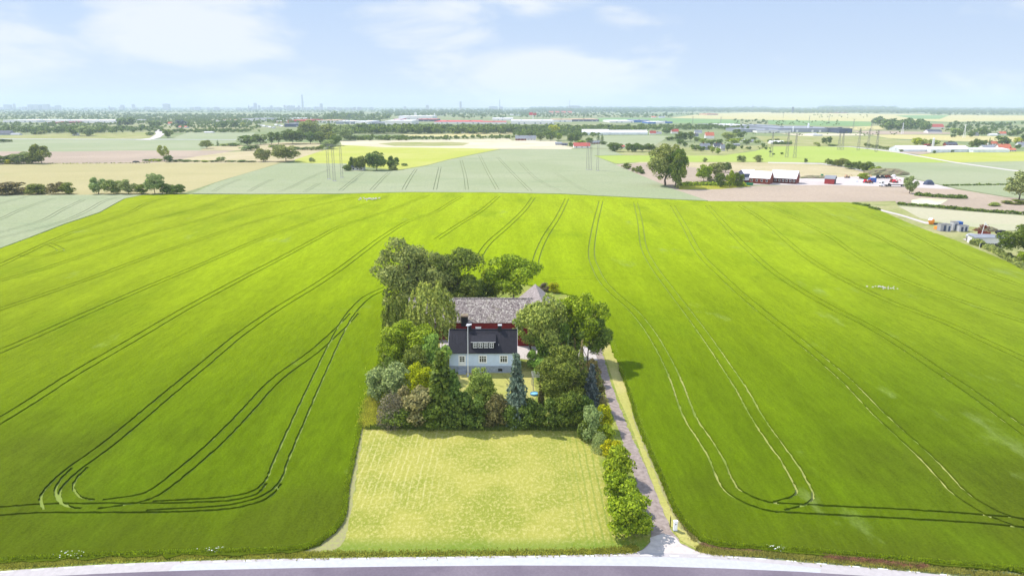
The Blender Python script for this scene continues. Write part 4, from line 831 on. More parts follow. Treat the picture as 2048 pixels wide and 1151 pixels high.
tufts('crop_edge_barley', [(-300, 1145), (0, 1123), (200, 1112.5), (400, 1106), (540, 1103), (600, 1098), (640, 1084), (672, 1058), (688, 1028), (694, 978), (708, 913), (722, 848)], 5200, .16, .30, (.24, .33, .015), **CE)
tufts('crop_edge_barley', [(722, 848), (735, 808), (750, 758), (762, 700), (770, 640)], 1500, .16, .30, (.27, .37, .015), **CE)
tufts('crop_edge_barley', [(1240, 735), (1262, 800), (1275, 845), (1300, 905), (1322, 955), (1345, 1010), (1370, 1050), (1400, 1077), (1440, 1090), (1560, 1100), (1700, 1111), (1900, 1129), (2048, 1142), (2250, 1170)], 6200, .16, .30, (.24, .33, .015), **CE)
for (px, py, sd, lab) in ((424, 1107, 3, 'white flowering weeds at the crop edge left of the meadow'), (1555, 1104, 4, 'white flowering weeds at the crop edge right of the driveway'), (140, 1117, 5, 'thin white flowering weeds near the left end of the road verge')):
    x, y, _ = P(px, py); n = 22; p = RNG.normal(0, 1, (n, 3)) * [.75, .28, .12] + [0, 0, .62]; V, Q = leaf_cards(p, np.tile([[0, 0, 1.]], (n, 1)), .055, .4)
    o = bpy.data.objects.new('cow_parsley', np_mesh('cow_parsley', V, Q, M['flower'])); C.objects.link(o); o.location = (x, y, .04); tag(o, lab, 'wild flowers', kind='stuff')
# ------------------------------------------------------------------ trees and bushes out in the landscape
O = ['first', 'second', 'third', 'fourth', 'fifth', 'sixth', 'seventh', 'eighth', 'ninth', 'tenth', 'eleventh', 'twelfth', 'thirteenth', 'fourteenth', 'fifteenth', 'sixteenth']
def row(items, base, where, name, cat, group, key='far0'):
    """items: (x0, x1, top[, base[, mesh[, colour[, label]]]])"""
    for i, it in enumerate(items):
        x0, x1, tp = it[:3]; b = it[3] if len(it) > 3 and it[3] else base; k = it[4] if len(it) > 4 and it[4] else key; c = it[5] if len(it) > 5 else 'base'
        lab = it[6] if len(it) > 6 else f'{where}, {O[i]} from the left'
        plant((x0 + x1) / 2, b, (x1 - x0) * 1.2, tp, k, K[c], name, cat, lab, group, trunk=not k.startswith(('bush', 'far2', 'twigs')))
row([(-8, 52, 361, 388, 'bush0', 'brown'), (56, 96, 366, 388, 'bush1', 'olive'), (100, 129, 362, 388, 'bush0', 'brown'), (124, 150, 363, 388, 'bush1', 'olive')], 388, 'dark rounded bush on the yellow field border', 'border_bush', 'bush', 'bushes on the yellow field border')
row([(181, 214, 351, 388, 'mid2', 'silver'), (210, 246, 354, 388, 'mid1', 'grey'), (240, 275, 355, 388, 'mid2', 'silver'), (270, 294, 366, 388, 'bush0', 'olive'), (290, 330, 344, 388, 'mid0', 'silver', 'tallest silvery tree of the row at the corner of the yellow field'), (324, 349, 366, 388, 'bush1', 'dark'), (344, 369, 367, 388, 'bush0', 'dark', 'dark bush ending the row at the corner of the yellow field')], 388, 'bush in the row at the yellow field corner', 'border_tree', 'tree', 'tree row at the corner of the yellow field')
row([(-14, 12, 309, 328, 'bush0', 'base'), (10, 26, 310, 327, 'bush1', 'dark'), (11, 24, 318, 328, 'bush2', 'lime', 'small yellow-green bush in the clump at the edge of the ploughed field'), (20, 42, 307, 327, 'bush0', 'base'), (28, 68, 300, 327, 'mid1', 'grey', 'pale broad tree in the clump at the edge of the ploughed field'), (55, 82, 306, 327, 'bush0', 'olive'), (65, 103, 284, 327, 'mid2', 'olive', 'tallest tree of the clump at the edge of the ploughed field')], 327, 'green bush in the clump at the edge of the ploughed field', 'field_tree', 'tree', 'clump at the edge of the ploughed field')
row([(-8, 8, 276, 285, 'far2', 'dark'), (6, 25, 277, 284, 'far2', 'dark')], 285, 'low dark bush on the grey-green field near the white track', 'field_bush', 'bush', None)
row([(288, 303, 317, 323, 'far2'), (302, 324, 316, 323, 'far2', 'bright'), (319, 339, 288, 322, 'open', 'pale', 'slender pale poplar standing alone above the low hedge'), (329, 347, 308, 324, 'mid1', 'dark', 'dark bush at the foot of the slender pale poplar'), (346, 364, 317, 323.5, 'far2'), (365, 386, 318, 323.5, 'far2', 'dark'), (386, 402, 319, 323.5, 'far2'), (402, 420, 319, 324, 'far2', 'bright'), (420, 436, 319, 324, 'far2'), (434, 451, 312, 324, 'far0', 'silver', 'grey rounded bush standing out of the low hedge beyond the yellow field'), (452, 470, 320, 324, 'far2'), (470, 492, 319, 324, 'far2', 'dark'), (492, 512, 320, 324, 'far2')], 323, 'small bush of the low hedge past the yellow field', 'hedge_bush', 'bush', 'low hedge beyond the yellow field')
row([(401, 426, 279, 297, 'mid0', 'grey', 'round grey-green tree between the grey-green and the ploughed field'), (431, 441, 279, 292, 'farspruce', 'dark', 'small dark spruce right of the round grey-green tree'), (441, 462, 285, 292, 'far2', 'pale', 'pale low bush right of the small dark spruce'), (458, 482, 284, 292, 'far2', 'base', 'green low bush before the dark wood, right of the pale low bush')], 292, 'x', 'field_tree', 'tree', None)
row([(476, 514, 268, 291, 'far0', 'dark'), (505, 538, 267, 289, 'far3', 'dark'), (534, 553, 262, 289, 'far1', 'dark'), (549, 565, 262, 288, 'far1', 'base'), (560, 612, 257, 288, 'mid0', 'dark'), (608, 634, 262, 288, 'far1', 'dark'), (628, 654, 259, 287, 'mid1', 'olive'), (648, 673, 260, 287, 'far0', 'olive')], 289, 'dark tall tree in the wood behind the tan field', 'wood_tree', 'tree', 'dark wood behind the tan field')
row([(598, 645, 238, 276, 'mid0', 'grey', 'wide pale dome-shaped tree rising behind the dark wood'), (640, 672, 246, 278, 'far1', 'grey', 'tall grey tree right of the wide dome-shaped tree'), (668, 708, 246, 281, 'mid2', 'silver', 'loose tall willow right of the dark wood'), (659, 683, 266, 291, 'mid1', 'base', 'dark green tree at the end of the dark wood by the pylon'), (642, 671, 277, 298, 'bush0', 'silver', 'silvery bush in front of the end of the dark wood')], 280, 'x', 'wood_tree', 'tree', None)
row([(478, 500, 289, 301, 'far2', 'silver'), (496, 516, 287, 301, 'far2', 'dark'), (537, 566, 288, 300, 'far0', 'base'), (586, 602, 291, 300, 'far2', 'dark'), (600, 617, 292, 300, 'far2', 'base'), (617, 634, 291, 300, 'far2', 'silver'), (630, 646, 289, 300, 'far2', 'olive')], 300, 'bush in the hedge line before the dark wood', 'hedge_bush', 'bush', 'hedge line before the dark wood')
row([(512, 541, 292, 323, 'mid1', 'grey', 'grey-green round tree beside the larger one at the tan field corner'), (546, 597, 288, 323, 'mid0', 'grey', 'large grey-green round tree at the tan field corner'), (619, 630, 314, 324, 'bush2', 'silver', 'small lone grey bush on the edge of the yellow-green field')], 323, 'x', 'field_tree', 'tree', None)
row([(687, 704, 328, 342, 'bush1', 'dark', 'clipped dark bush left of the white cottage in the field grove'), (697, 716, 311, 340, 'mid2', 'dark', 'dark tree over the white cottage in the field grove'), (708, 732, 307, 341, 'mid1', 'olive', 'brownish tree right of the white cottage in the field grove'), (731, 776, 301, 341, 'mid0', 'dark', 'big dark copper tree, tallest in the field grove'), (774, 799, 309, 340, 'mid2', 'dark', 'dark tree at the track end of the field grove'), (776, 795, 329, 341, 'bush2', 'grey', 'pale round bush under the dark tree at the track end of the grove'), (804, 816, 325, 332, 'far2', 'dark', 'low dark bush beside the track next to the field grove')], 340, 'x', 'grove_tree', 'tree', 'grove round the cottage in the grey-green field')
row([(1296, 1366, 280, 372, 'clump', 'grey', 'broad tall poplar crown, main tree of the clump by the ploughed field'), (1330, 1370, 290, 375, 'clump', 'base', 'dark right-hand poplar of the clump by the ploughed field'), (1340, 1372, 300, 377, 'mid2', 'olive', 'lower dark poplar at the front of the clump by the ploughed field')], 372, 'x', 'poplar_tree', 'tree', 'poplar clump by the ploughed field')
row([(1244, 1262, 325, 338, 'bush2', 'olive'), (1263, 1274, 334, 343, 'bush2', 'grey'), (1271, 1283, 330, 346, 'bush0', 'olive'), (1279, 1289, 338, 348, 'bush1', 'dark')], 340, 'small bush on the field edge left of the poplar clump', 'edge_bush', 'bush', 'bushes left of the poplar clump')
row([(1391, 1424, 327, 363, 'mid0', 'bright', 'round tree with bright left side, left in the grove by the white-roofed farm'), (1416, 1446, 320, 353, 'mid1', 'grey', 'grey tree in the back of the grove by the white-roofed farm'), (1440, 1462, 323, 345, 'mid0', 'dark', 'dark tree in the back of the grove by the white-roofed farm'), (1415, 1430, 353, 364, 'bush2', 'beige', 'brownish low bush between the trees of the farm grove'), (1429, 1451, 341, 374, 'mid1', 'dark', 'dark front tree of the grove by the white-roofed farm'), (1449, 1469, 337, 374, 'mid2', 'bright', 'light green front tree of the grove by the white-roofed farm'), (1465, 1486, 340, 373, 'mid1', 'base', 'front tree of the grove nearest the grey farm shed')], 370, 'x', 'grove_tree', 'tree', 'grove by the white-roofed farm')
row([(1405, 1414, 315, 324, 'bush1', 'grey'), (1475, 1490, 309, 324, 'bush0', 'grey'), (1508, 1525, 309, 324, 'bush1', 'grey'), (1608, 1615, 316, 325, 'bush0', 'dark'), (1650, 1658, 316, 326, 'bush2', 'olive')], 324, 'lone round bush on the edge of the bright green strip', 'round_bush', 'bush', 'round bushes along the bright green strip')
row([(1656, 1674, 318, 331, 'bush0', 'olive'), (1669, 1695, 314, 333, 'mid1', 'olive'), (1691, 1711, 321, 338, 'bush0', 'base'), (1708, 1723, 320, 341, 'mid2', 'base'), (1720, 1745, 320, 343, 'mid1', 'base'), (1740, 1760, 331, 345, 'bush0', 'bright'), (1717, 1738, 345, 358, 'bush1', 'bright', 'bush at the foot of the earth heap in the machine yard')], 335, 'bushy tree along the track above the machine yard', 'track_tree', 'tree', 'trees along the track above the machine yard')
row([(1805, 1832, 348, 387, 'mid2', 'silver', 'silvery leaning willow alone by the truck yard')], 387, 'x', 'willow_tree', 'tree', None)
row([(2010, 2066, 339, 400, 'mid0', 'silver', 'large silvery tree cut by the photo edge in the far ploughed corner')], 400, 'x', 'willow_tree', 'tree', None)
row([(2002, 2092, 448, 524, 'big2', 'base', 'large dark tree beside the white shed at the field corner'), (2036, 2080, 494, 530, 'mid1', 'bright', 'bright green bush under the large dark tree at the field corner')], 520, 'x', 'corner_tree', 'tree', None)
row([(1976, 1998, 404, 412, 'bush1', 'pale'), (2009, 2044, 398, 408, 'bush2', 'olive')], 410, 'low rounded bush inside the far ploughed corner', 'field_bush', 'bush', None)
row([(1050, 1071, 259, 273, 'far0', 'dark'), (1071, 1090, 264, 282, 'far1', 'dark'), (1088, 1113, 259, 282, 'far0', 'dark'), (1099, 1118, 247, 268, 'far0', 'lime', 'pale yellow-green tree standing out of the wood above the farmsteads'), (1110, 1125, 264, 281, 'far0', 'bright'), (1133, 1150, 266, 288, 'far1', 'dark'), (1142, 1164, 262, 287, 'far0', 'dark'), (1155, 1173, 277, 290, 'far2', 'bright', 'round light green tree behind the red-roofed farmhouse'), (1137, 1148, 282, 293, 'far2', 'base'), (1170, 1187, 273, 289, 'far0', 'base'), (1190, 1202, 264, 283, 'farspruce', 'dark', 'dark spruce behind the red barn'), (1198, 1210, 266, 283, 'farspruce', 'dark', 'second dark spruce behind the red barn, touching the first'), (1199, 1215, 280, 289, 'far2', 'dark')], 285, 'garden tree round the middle-distance farmsteads', 'farm_tree', 'tree', 'trees round the middle-distance farmsteads')
row([(1215, 1244, 282, 303, 'mid1', 'base'), (1249, 1264, 284, 304, 'far0', 'base'), (1258, 1282, 283, 304, 'mid1', 'base'), (1278, 1290, 288, 303, 'far0', 'dark'), (1286, 1311, 286, 303, 'mid0', 'base')], 303, 'green tree in the row left of the poplar clump', 'row_tree', 'tree', 'tree row left of the poplar clump')
row([(1324, 1344, 254, 268, 'far0', 'dark'), (1332, 1350, 271, 281, 'far2', 'base'), (1348, 1376, 262, 283, 'mid0', 'dark'), (1352, 1367, 276, 290, 'far0', 'dark'), (1364, 1375, 283, 295, 'far1', 'dark'), (1372, 1389, 262, 282, 'far1', 'base'), (1380, 1400, 288, 301, 'far0', 'base'), (1387, 1400, 273, 284, 'far0', 'base'), (1396, 1410, 291, 303, 'far0', 'base'), (1398, 1413, 275, 288, 'far0', 'bright'), (1411, 1431, 278, 290, 'far0', 'base'), (1414, 1422, 290, 300, 'far0', 'olive'), (1419, 1430, 292, 306, 'far1', 'bright'), (1429, 1442, 295, 309, 'far1', 'bright'), (1430, 1447, 277, 289, 'far0', 'base'), (1444, 1471, 262, 279, 'mid1', 'pale')], 290, 'garden tree in the hamlet right of the poplar clump', 'hamlet_tree', 'tree', 'garden trees of the hamlet')
row([(1449, 1461, 286, 303, 'far1', 'base'), (1452, 1487, 275, 288, 'far0', 'bright'), (1460, 1472, 288, 301, 'far0', 'base'), (1465, 1481, 256, 271, 'far0', 'dark'), (1472, 1491, 261, 277, 'far0', 'dark'), (1480, 1487, 290, 298, 'far0', 'dark'), (1486, 1501, 277, 290, 'far0', 'base'), (1492, 1502, 292, 299, 'far2', 'dark'), (1501, 1512, 272, 280, 'far2', 'olive'), (1508, 1520, 278, 287, 'far2', 'pale'), (1522, 1530, 285, 296, 'far0', 'base'), (1528, 1536, 292, 299, 'far2', 'base'), (1534, 1543, 277, 287, 'far0', 'base')], 290, 'small tree on the open side of the hamlet', 'hamlet_tree', 'tree', 'trees on the open side of the hamlet')
row([(1641, 1652, 274, 289, 'far1', 'dark'), (1649, 1656, 272, 288, 'farspruce', 'dark'), (1653, 1664, 272, 289, 'far1', 'dark'), (1628, 1640, 283, 290, 'far2', 'pale'), (1633, 1641, 288, 293, 'far2', 'olive'), (1655, 1676, 287, 292, 'far2', 'dark')], 289, 'tree of the small clump beyond the bright green strip', 'clump_tree', 'tree', 'small clump beyond the bright green strip')
row([(1537, 1543, 300, 305), (1544, 1549, 305, 310), (1561, 1567, 303, 309), (1549, 1558, 276, 281), (1569, 1575, 281, 286)], 310, 'tiny bush among the masts on the bright green strip', 'small_bush', 'bush', 'tiny bushes among the masts', 'far2')
row([(1727 + i * 7.1, 1735 + i * 7.1, 284.5 + i * 1.25 + (i % 3) * .7, 293.3 + i * 1.02, 'far0', 'olive') for i in range(11)], 300, 'round tree of the avenue leading to the greenhouses', 'avenue_tree', 'tree', 'avenue trees leading to the greenhouses')
row([(1822, 1842, 273, 292, 'far0', 'lime'), (1836, 1853, 275, 292, 'far0', 'pale'), (1855, 1877, 277, 292, 'far0', 'pale'), (1895, 1907, 280, 287, 'far2', 'base'), (1937, 1950, 279, 296, 'far0', 'olive'), (1946, 1960, 275, 296, 'far0', 'dark'), (1957, 1973, 278, 296, 'far0', 'base'), (1973, 1983, 274, 292, 'farspruce', 'dark'), (1992, 2014, 270, 290, 'far0', 'base'), (2006, 2022, 277, 290, 'far0', 'base'), (2026, 2042, 273, 290, 'far0', 'lime'), (2028, 2040, 286, 297, 'far2', 'base'), (2040, 2060, 266, 288, 'far0', 'dark'), (1865, 1871, 299, 307, 'far2', 'dark'), (1901, 1907, 299, 304, 'far2', 'dark')], 292, 'garden tree round the greenhouses', 'nursery_tree', 'tree', 'trees round the greenhouses')
row([(1901, 1910, 266, 275, 'far2', 'dark'), (1913, 1925, 260, 273, 'far0', 'dark'), (1934, 1950, 260, 275, 'far0', 'base'), (1954, 1973, 254, 272, 'far0', 'base'), (1969, 1980, 260, 271, 'far0', 'base'), (1897, 1920, 255, 266, 'far0', 'pale'), (1988, 1998, 264, 271, 'far2', 'base'), (2014, 2030, 262, 273, 'far0', 'base'), (2024, 2042, 257, 272, 'far0', 'dark')], 270, 'tree behind the yellow strip above the greenhouses', 'hamlet_tree', 'tree', 'trees behind the yellow strip above the greenhouses')
row([(238, 272, 233, 253, 'far0', 'dark'), (232, 245, 236, 252, 'far1', 'dark'), (298, 324, 240, 256, 'far0', 'dark'), (352, 374, 238, 254, 'far0', 'darkblue'), (135, 162, 249, 271, 'far0', 'base'), (157, 191, 248, 272, 'mid1', 'silver', 'wide silvery tree in front of the long dark tree wall'), (64, 80, 262, 269, 'far2', 'base'), (77, 91, 259, 269, 'far2', 'grey'), (291, 308, 262, 271, 'far2', 'base'), (325, 347, 256, 276, 'far0', 'base'), (462, 480, 240, 257, 'far1', 'dark'), (482, 492, 243, 255, 'far0', 'pale'), (437, 458, 240, 257, 'far0', 'dark')], 260, 'standout tree beyond the far grey-green field', 'far_tree', 'tree', 'standout trees beyond the grey-green field')

# ------------------------------------------------------------------ woods that read as one mass
TP = [crown_arrays(110, .085, 8, (.3, .5), .02), crown_arrays(110, .085, 10, (.26, .45), .02, 'tall'), crown_arrays(90, .10, 7, (.34, .55), .0, 'bush')]
def woods(name, x0, x1, yb0, yb1, hp, n, col, lab=None, slope=0.0, wid=1.0):
    n = int(n * (1.0 if n < 60 else 1.9 if yb1 > 250 else 3.4))
    V, Q, k = [], [], 0
    for i in range(n):
        px = RNG.uniform(x0, x1); py = RNG.uniform(yb0, yb1) + slope * (px - x0); x, y, _ = P(px, py); h = hp * RNG.uniform(.6, 1.15) * depth(y) / F; w_ = h * RNG.uniform(.8, 1.35) * wid
        v, q = TP[i % 3]; a = RNG.uniform(0, 6.28); c, s = math.cos(a), math.sin(a)
        vv = v @ np.array([[c, s, 0], [-s, c, 0], [0, 0, 1]]) * [w_, w_, h] + [x, y, 0]; V.append(vv); Q.append(q + k); k += len(v)
    o = bpy.data.objects.new(name, np_mesh(name, np.concatenate(V), np.concatenate(Q), M['leaf'])); C.objects.link(o); o.color = (*K[col], 1); return tag(o, lab, kind='stuff')
woods('woodland', -350, 246, 263, 267.5, 14, 150, 'dark'); woods('woodland', -350, 250, 248, 261, 7, 260, 'base'); woods('woodland', 236, 330, 258, 265.5, 11, 34, 'dark')
woods('hedgerow', 345, 490, 263, 265.5, 7.5, 60, 'dark'); woods('hedgerow', 388, 520, 255, 265, 7, 40, 'base'); woods('woodland', 300, 520, 248, 257, 8, 70, 'base')
woods('woodland', 640, 1035, 263, 268, 17, 190, 'base'); woods('woodland', 700, 1035, 258, 262, 13, 90, 'dark'); woods('hedgerow', 690, 820, 278, 281, 9.5, 60, 'base'); woods('hedgerow', 820, 905, 277.5, 280, 8, 40, 'dark'); woods('hedgerow', 905, 1035, 275, 278.5, 7.5, 50, 'base')
woods('woodland', 1020, 1285, 258, 268, 12, 210, 'base'); woods('woodland', 1025, 1200, 268, 274, 9, 60, 'base'); woods('woodland', 1275, 1500, 253, 260, 7.5, 150, 'base'); woods('hedgerow', 1405, 1475, 254, 257, 5, 30, 'base')
woods('woodland', 250, 760, 231, 248, 6, 480, 'base'); woods('woodland', -350, 260, 226, 240, 4.5, 420, 'base'); woods('woodland', 650, 780, 233, 240, 11, 50, 'base'); woods('woodland', 765, 1060, 222, 233, 5.5, 230, 'base'); woods('woodland', 880, 1010, 233, 238, 7, 26, 'base')
woods('woodland', 1040, 1300, 222, 236, 5, 130, 'base'); woods('woodland', -400, 1060, 217.5, 226, 3.2, 900, 'base'); woods('woodland', 1060, 1540, 218, 225, 6, 520, 'dark', wid=1.4); woods('woodland', 1300, 1350, 231, 236, 7, 16, 'dark'); woods('woodland', 1350, 1420, 228, 231, 4, 26, 'base')
woods('woodland', 1540, 2500, 219, 227, 5.5, 900, 'base', wid=1.3); woods('woodland', 1640, 1790, 218, 222, 8, 90, 'dark', wid=1.6); woods('woodland', 1745, 1770, 245, 251, 13, 16, 'dark'); woods('woodland', 1768, 1856, 252, 261, 17, 60, 'dark'); woods('hedgerow', 1540, 1680, 242, 252, 4, 46, 'base')
woods('woodland', 1888, 2500, 248, 268, 9, 190, 'dark'); woods('hedgerow', 1462, 1536, 242, 250, 5.5, 30, 'base'); woods('hedgerow', 1620, 1740, 230, 236, 3, 24, 'base'); woods('woodland', 1860, 2500, 222, 231, 5, 260, 'base'); woods('hedgerow', 1500, 1800, 262, 272, 4, 44, 'base'); woods('hedgerow', 1380, 1540, 285, 300, 4, 30, 'base'); woods('hedgerow', 1790, 2048, 259, 263, 4, 30, 'base')
def hedge(path, wd, h, n, col, lab, leaf=.25, name='hedge'):
    c = np.array(smooth([P(x, y) for x, y in path], 12)); k = RNG.integers(0, len(c) - 1, n); f = RNG.random((n, 1)); p = c[k] * (1 - f) + c[k + 1] * f; t = c[k + 1] - c[k]; t /= np.linalg.norm(t, axis=1, keepdims=True); nn = np.stack([-t[:, 1], t[:, 0]], 1)
    a = RNG.uniform(0, math.pi, n); r = RNG.normal(1, .12, n); lump = 1 + .25 * np.sin(p[:, 0] * .9) * np.sin(p[:, 1] * .7 + 1)
    cen = np.concatenate([p + nn * (np.cos(a) * r * wd / 2)[:, None], (np.abs(np.sin(a)) ** .6 * h * r * lump)[:, None]], 1); nr = np.concatenate([nn * np.cos(a)[:, None], np.sin(a)[:, None]], 1)
    V, Q = leaf_cards(cen, nr, leaf, .5); o = bpy.data.objects.new(name, np_mesh(name, V, Q, M['leaf'])); C.objects.link(o); o.color = (*K[col], 1); return tag(o, lab, 'hedge')
hedge([(1944, 488), (1965, 494), (1995, 508), (2022, 523), (2060, 545), (2150, 590)], 2.2, 1.6, 5200, 'grey', 'clipped grey-green hedge along the crop below the white shed')
hedge([(1796, 409), (1850, 413.5), (1900, 418), (1960, 423), (2048, 429), (2200, 440)], 2.0, 1.1, 2600, 'base', 'thin green ditch hedge below the dried pond', .35)
hedge([(1832, 391), (1850, 393), (1880, 395), (1910, 397), (1930, 397)], 3.0, 1.6, 1300, 'dark', 'low green hedge along the far side of the dried pond', .4)
hedge([(1885, 372), (1950, 371), (2015, 370)], 1.2, .8, 500, 'base', 'very thin hedge line across the far grey-green field', .4)
hedge([(1546, 289), (1583, 289.5)], 4, 3, 500, 'dark', 'dark hedge in front of the white farm beyond the green strip', .8)
hedge([(1360, 371), (1400, 370), (1450, 371), (1490, 372)], 6, 1.6, 1800, 'bright', 'rough green thicket strip at the foot of the farm grove', .5, 'thicket')
hedge([(1706, 408), (1722, 411), (1738, 414)], 1.6, .9, 500, 'base', 'small bushes lining the start of the gravel track by the green field', .3)
hedge([(1740, 417), (1757, 421)], 1.8, 1.0, 300, 'base', 'short clump of bushes lower along the gravel track by the green field', .3)
hedge([(0, 326.8), (130, 327.5), (300, 326)], 1.2, .5, 400, 'olive', 'thin weedy line between ploughed and yellow field', .4, 'hedge')

# ------------------------------------------------------------------ buildings
def bld(name, label, cat, x0, x1, yb, ye, yr, wall, roof, style='gable', dm=None, group=None, wins=0, rot=0.0, winmat='darkglass', chimney=False):
    """wall base row yb, eave row ye, highest row yr"""
    X0, Y, _ = P(x0, yb); X1 = P(x1, yb)[0]; he = max(1.8, zat(ye, Y)); W = X1 - X0; cx = (X0 + X1) / 2
    t = thing(name, label, cat, (cx, Y, 0), rot, group); hw = W / 2
    if style == 'gable':
        d = dm or min(max(6.0, W * .6), 14); hr = max(he + .8, zat(yr, Y + d / 2))
        hr = min(hr, he + d * .62)
        mb = MB(); mb.box(-hw, hw, 0, d, 0, he); mb.prism([(-hw, .02, he), (-hw, d - .02, he), (-hw, d / 2, hr - .1)], (W, 0, 0)); mb.obj('wall', M[wall], t)
        mb = MB(); o_ = .35; s = (hr - he) / (d / 2); ze = he - o_ * s + .1
        mb.slab((-hw - o_, -o_, ze), (hw + o_, -o_, ze), (hw + o_, d / 2, hr + .05), (-hw - o_, d / 2, hr + .05), .14); mb.slab((hw + o_, d + o_, ze), (-hw - o_, d + o_, ze), (-hw - o_, d / 2, hr + .05), (hw + o_, d / 2, hr + .05), .14); rf = mb.obj('roof', M[roof], t)
        if chimney: mb = MB(); mb.box(-hw * .3 - .4, -hw * .3 + .4, d / 2 - .4, d / 2 + .4, hr - .6, hr + 1.1); c = mb.obj('chimney', M['brick'], t); c.parent = rf
    elif style == 'front':                    # gable towards the camera, ridge going away
        d = dm or 12; hr = max(he + .8, zat(yr, Y)); hr = min(hr, he + W * .6)
        mb = MB(); mb.box(-hw, hw, 0, d, 0, he); mb.prism([(-hw + .02, 0, he), (hw - .02, 0, he), (0, 0, hr - .1)], (0, d, 0)); mb.obj('wall', M[wall], t)
        mb = MB(); o_ = .35; s = (hr - he) / hw; ze = he - o_ * s + .1
        mb.slab((-hw - o_, d + o_, ze), (-hw - o_, -o_, ze), (0, -o_, hr + .05), (0, d + o_, hr + .05), .14); mb.slab((hw + o_, -o_, ze), (hw + o_, d + o_, ze), (0, d + o_, hr + .05), (0, -o_, hr + .05), .14); mb.obj('roof', M[roof], t)
    else:                                     # flat-roofed hall
        _, dy, dz = ray(CX, yr); Yb = (CAMZ - he) * dy / -dz if dz < 0 else Y + 60; d = dm or min(max(Yb - Y, 12), 160)
        mb = MB(); mb.box(-hw, hw, 0, d, 0, he); mb.obj('wall', M[wall], t)
        mb = MB(); mb.box(-hw - .4, hw + .4, -.4, d + .4, he, he + max(.35, he * .05)); n = max(1, int(W / 45))
        for i in range(n): q = -hw + W * (i + .5) / n; mb.box(q - 3, q + 3, d * .35, d * .35 + 5, he + .4, he + 2.0)
        mb.obj('roof', M[roof], t)
        if W > 30:
            mb = MB(); n = int(W / 14)
            for i in range(n):
                if i % 3: q = -hw + W * (i + .5) / n; mb.box(q - 2, q + 2, -.12, -.02, .2, min(4.2, he * .6))
            mb.obj('loading_door', M['greywall' if wall != 'greywall' else 'whitewall'], t)
    for i in range(wins):
        q = -hw + W * (i + .5) / wins; ww = min(.55, W / wins * .3); z1 = min(he * .78, 2.6); mb = MB()
        mb.box(q - ww, q + ww, -.06, -.01, z1 - 1.3, z1, 1); mb.box(q - ww - .1, q + ww + .1, -.05, -.015, z1, z1 + .1); mb.box(q - ww - .1, q + ww + .1, -.05, -.015, z1 - 1.4, z1 - 1.3); mb.box(q - .05, q + .05, -.08, -.061, z1 - 1.3, z1)
        mb.obj('window', [M['whitesteel'], M[winmat]], t)
    return t
B = bld
# the white-roofed farm by the machine yard
def farmhall(label, x, yb, L, d, he, hr, rot, wall, wm, wins, roof='paleroof'):
    X, Y, _ = P(x, yb); t = thing('farm_barn', label, 'barn', (X, Y, 0), rot, 'halls of the white-roofed farm')
    mb = MB(); mb.box(-L, 0, 0, d, 0, he); mb.prism([(-L, .02, he), (-L, d - .02, he), (-L, d / 2, hr - .12)], (L, 0, 0)); mb.obj('wall', M[wall], t)
    mb = MB(); mb.slab((-L - .3, -.5, he - .1), (.4, -.5, he - .1), (.4, d / 2, hr), (-L - .3, d / 2, hr), .15); mb.slab((.4, d + .5, he - .1), (-L - .3, d + .5, he - .1), (-L - .3, d / 2, hr), (.4, d / 2, hr), .15)
    for i in range(int(L / 1.2)): mb.box(-L + i * 1.2, -L + i * 1.2 + .06, d / 2 - .1, d / 2 + .1, hr - .02, hr + .08)
    mb.obj('roof', M[roof], t)
    mb = MB(); mb.box(.005, .06, .3, d - .3, .1, he - .1); mb.poly([(.05, .1, he), (.05, d - .1, he), (.05, d / 2, hr - .2)]); mb.obj('gable_boards', M['brick'] if wall != 'redshed' else M['black'], t)
    for i in range(wins):
        q = -L + L * (i + .5) / wins; mb = MB(); mb.box(q - .55, q + .55, -.07, -.01, he - 2.2, he - .8); mb.box(q - .45, q + .45, -.09, -.071, he - 2.1, he - .9, 1); mb.obj('window', [M['whitesteel'], M[wm]], t)
M['redshed'] = paint('red_shed_boards', (.40, .05, .05), .85, .15, 2)
M['darkred'] = paint('dark_red_boards', (.085, .020, .014), .85, .3, 1.5)
farmhall('red farm hall with white sheet roof, beside the grey shed', 1538, 369, 12, 10, 3.6, 7.6, R(-33), 'brick', 'glass', 4)
farmhall('long brown farm hall with white sheet roof, middle of the white-roofed farm', 1591, 368.5, 15, 10.5, 3.4, 7.8, R(-33), 'darkred', 'glass', 7)
farmhall('small bright red shed with grey roof, alone on the yard gravel', 1668, 369, 5.6, 6.5, 3.4, 5.2, R(-33), 'redshed', 'darkglass', 0, 'greyroof')
B('farm_barn', 'white-roofed hall with dark blue wall behind the red farm hall', 'barn', 1488, 1512, 357, 347, 339, 'navy', 'paleroof', dm=12)
B('farm_shed', 'little dark red shed with grey roof at the edge of the farm grove', 'shed', 1487, 1504, 366, 361, 355, 'darkred', 'greyroof', dm=7)
x, y, _ = P(1500, 371); t = thing('skip_container', 'green skip container in front of the little dark red shed', 'container', (x, y, .05)); mb = MB(); mb.prism([(-1.6, 0, .2), (1.6, 0, .2), (2.1, 0, 1.5), (-2.1, 0, 1.5)], (0, 2, 0)); mb.obj('tub', M['green'], t); mb = MB(); [mb.box(q - .08, q + .08, -.08, -.01, .2, 1.5) for q in (-1.2, -.4, .4, 1.2)]; mb.box(-2.15, 2.15, -.1, 0, 1.5, 1.62); mb.obj('rib_frame', M['green'], t)
B('cottage', 'white cottage half hidden in the grove on the grey-green field', 'cottage', 703, 727, 341, 334, 326, 'whitewall', 'darkroof', wins=3, dm=7)
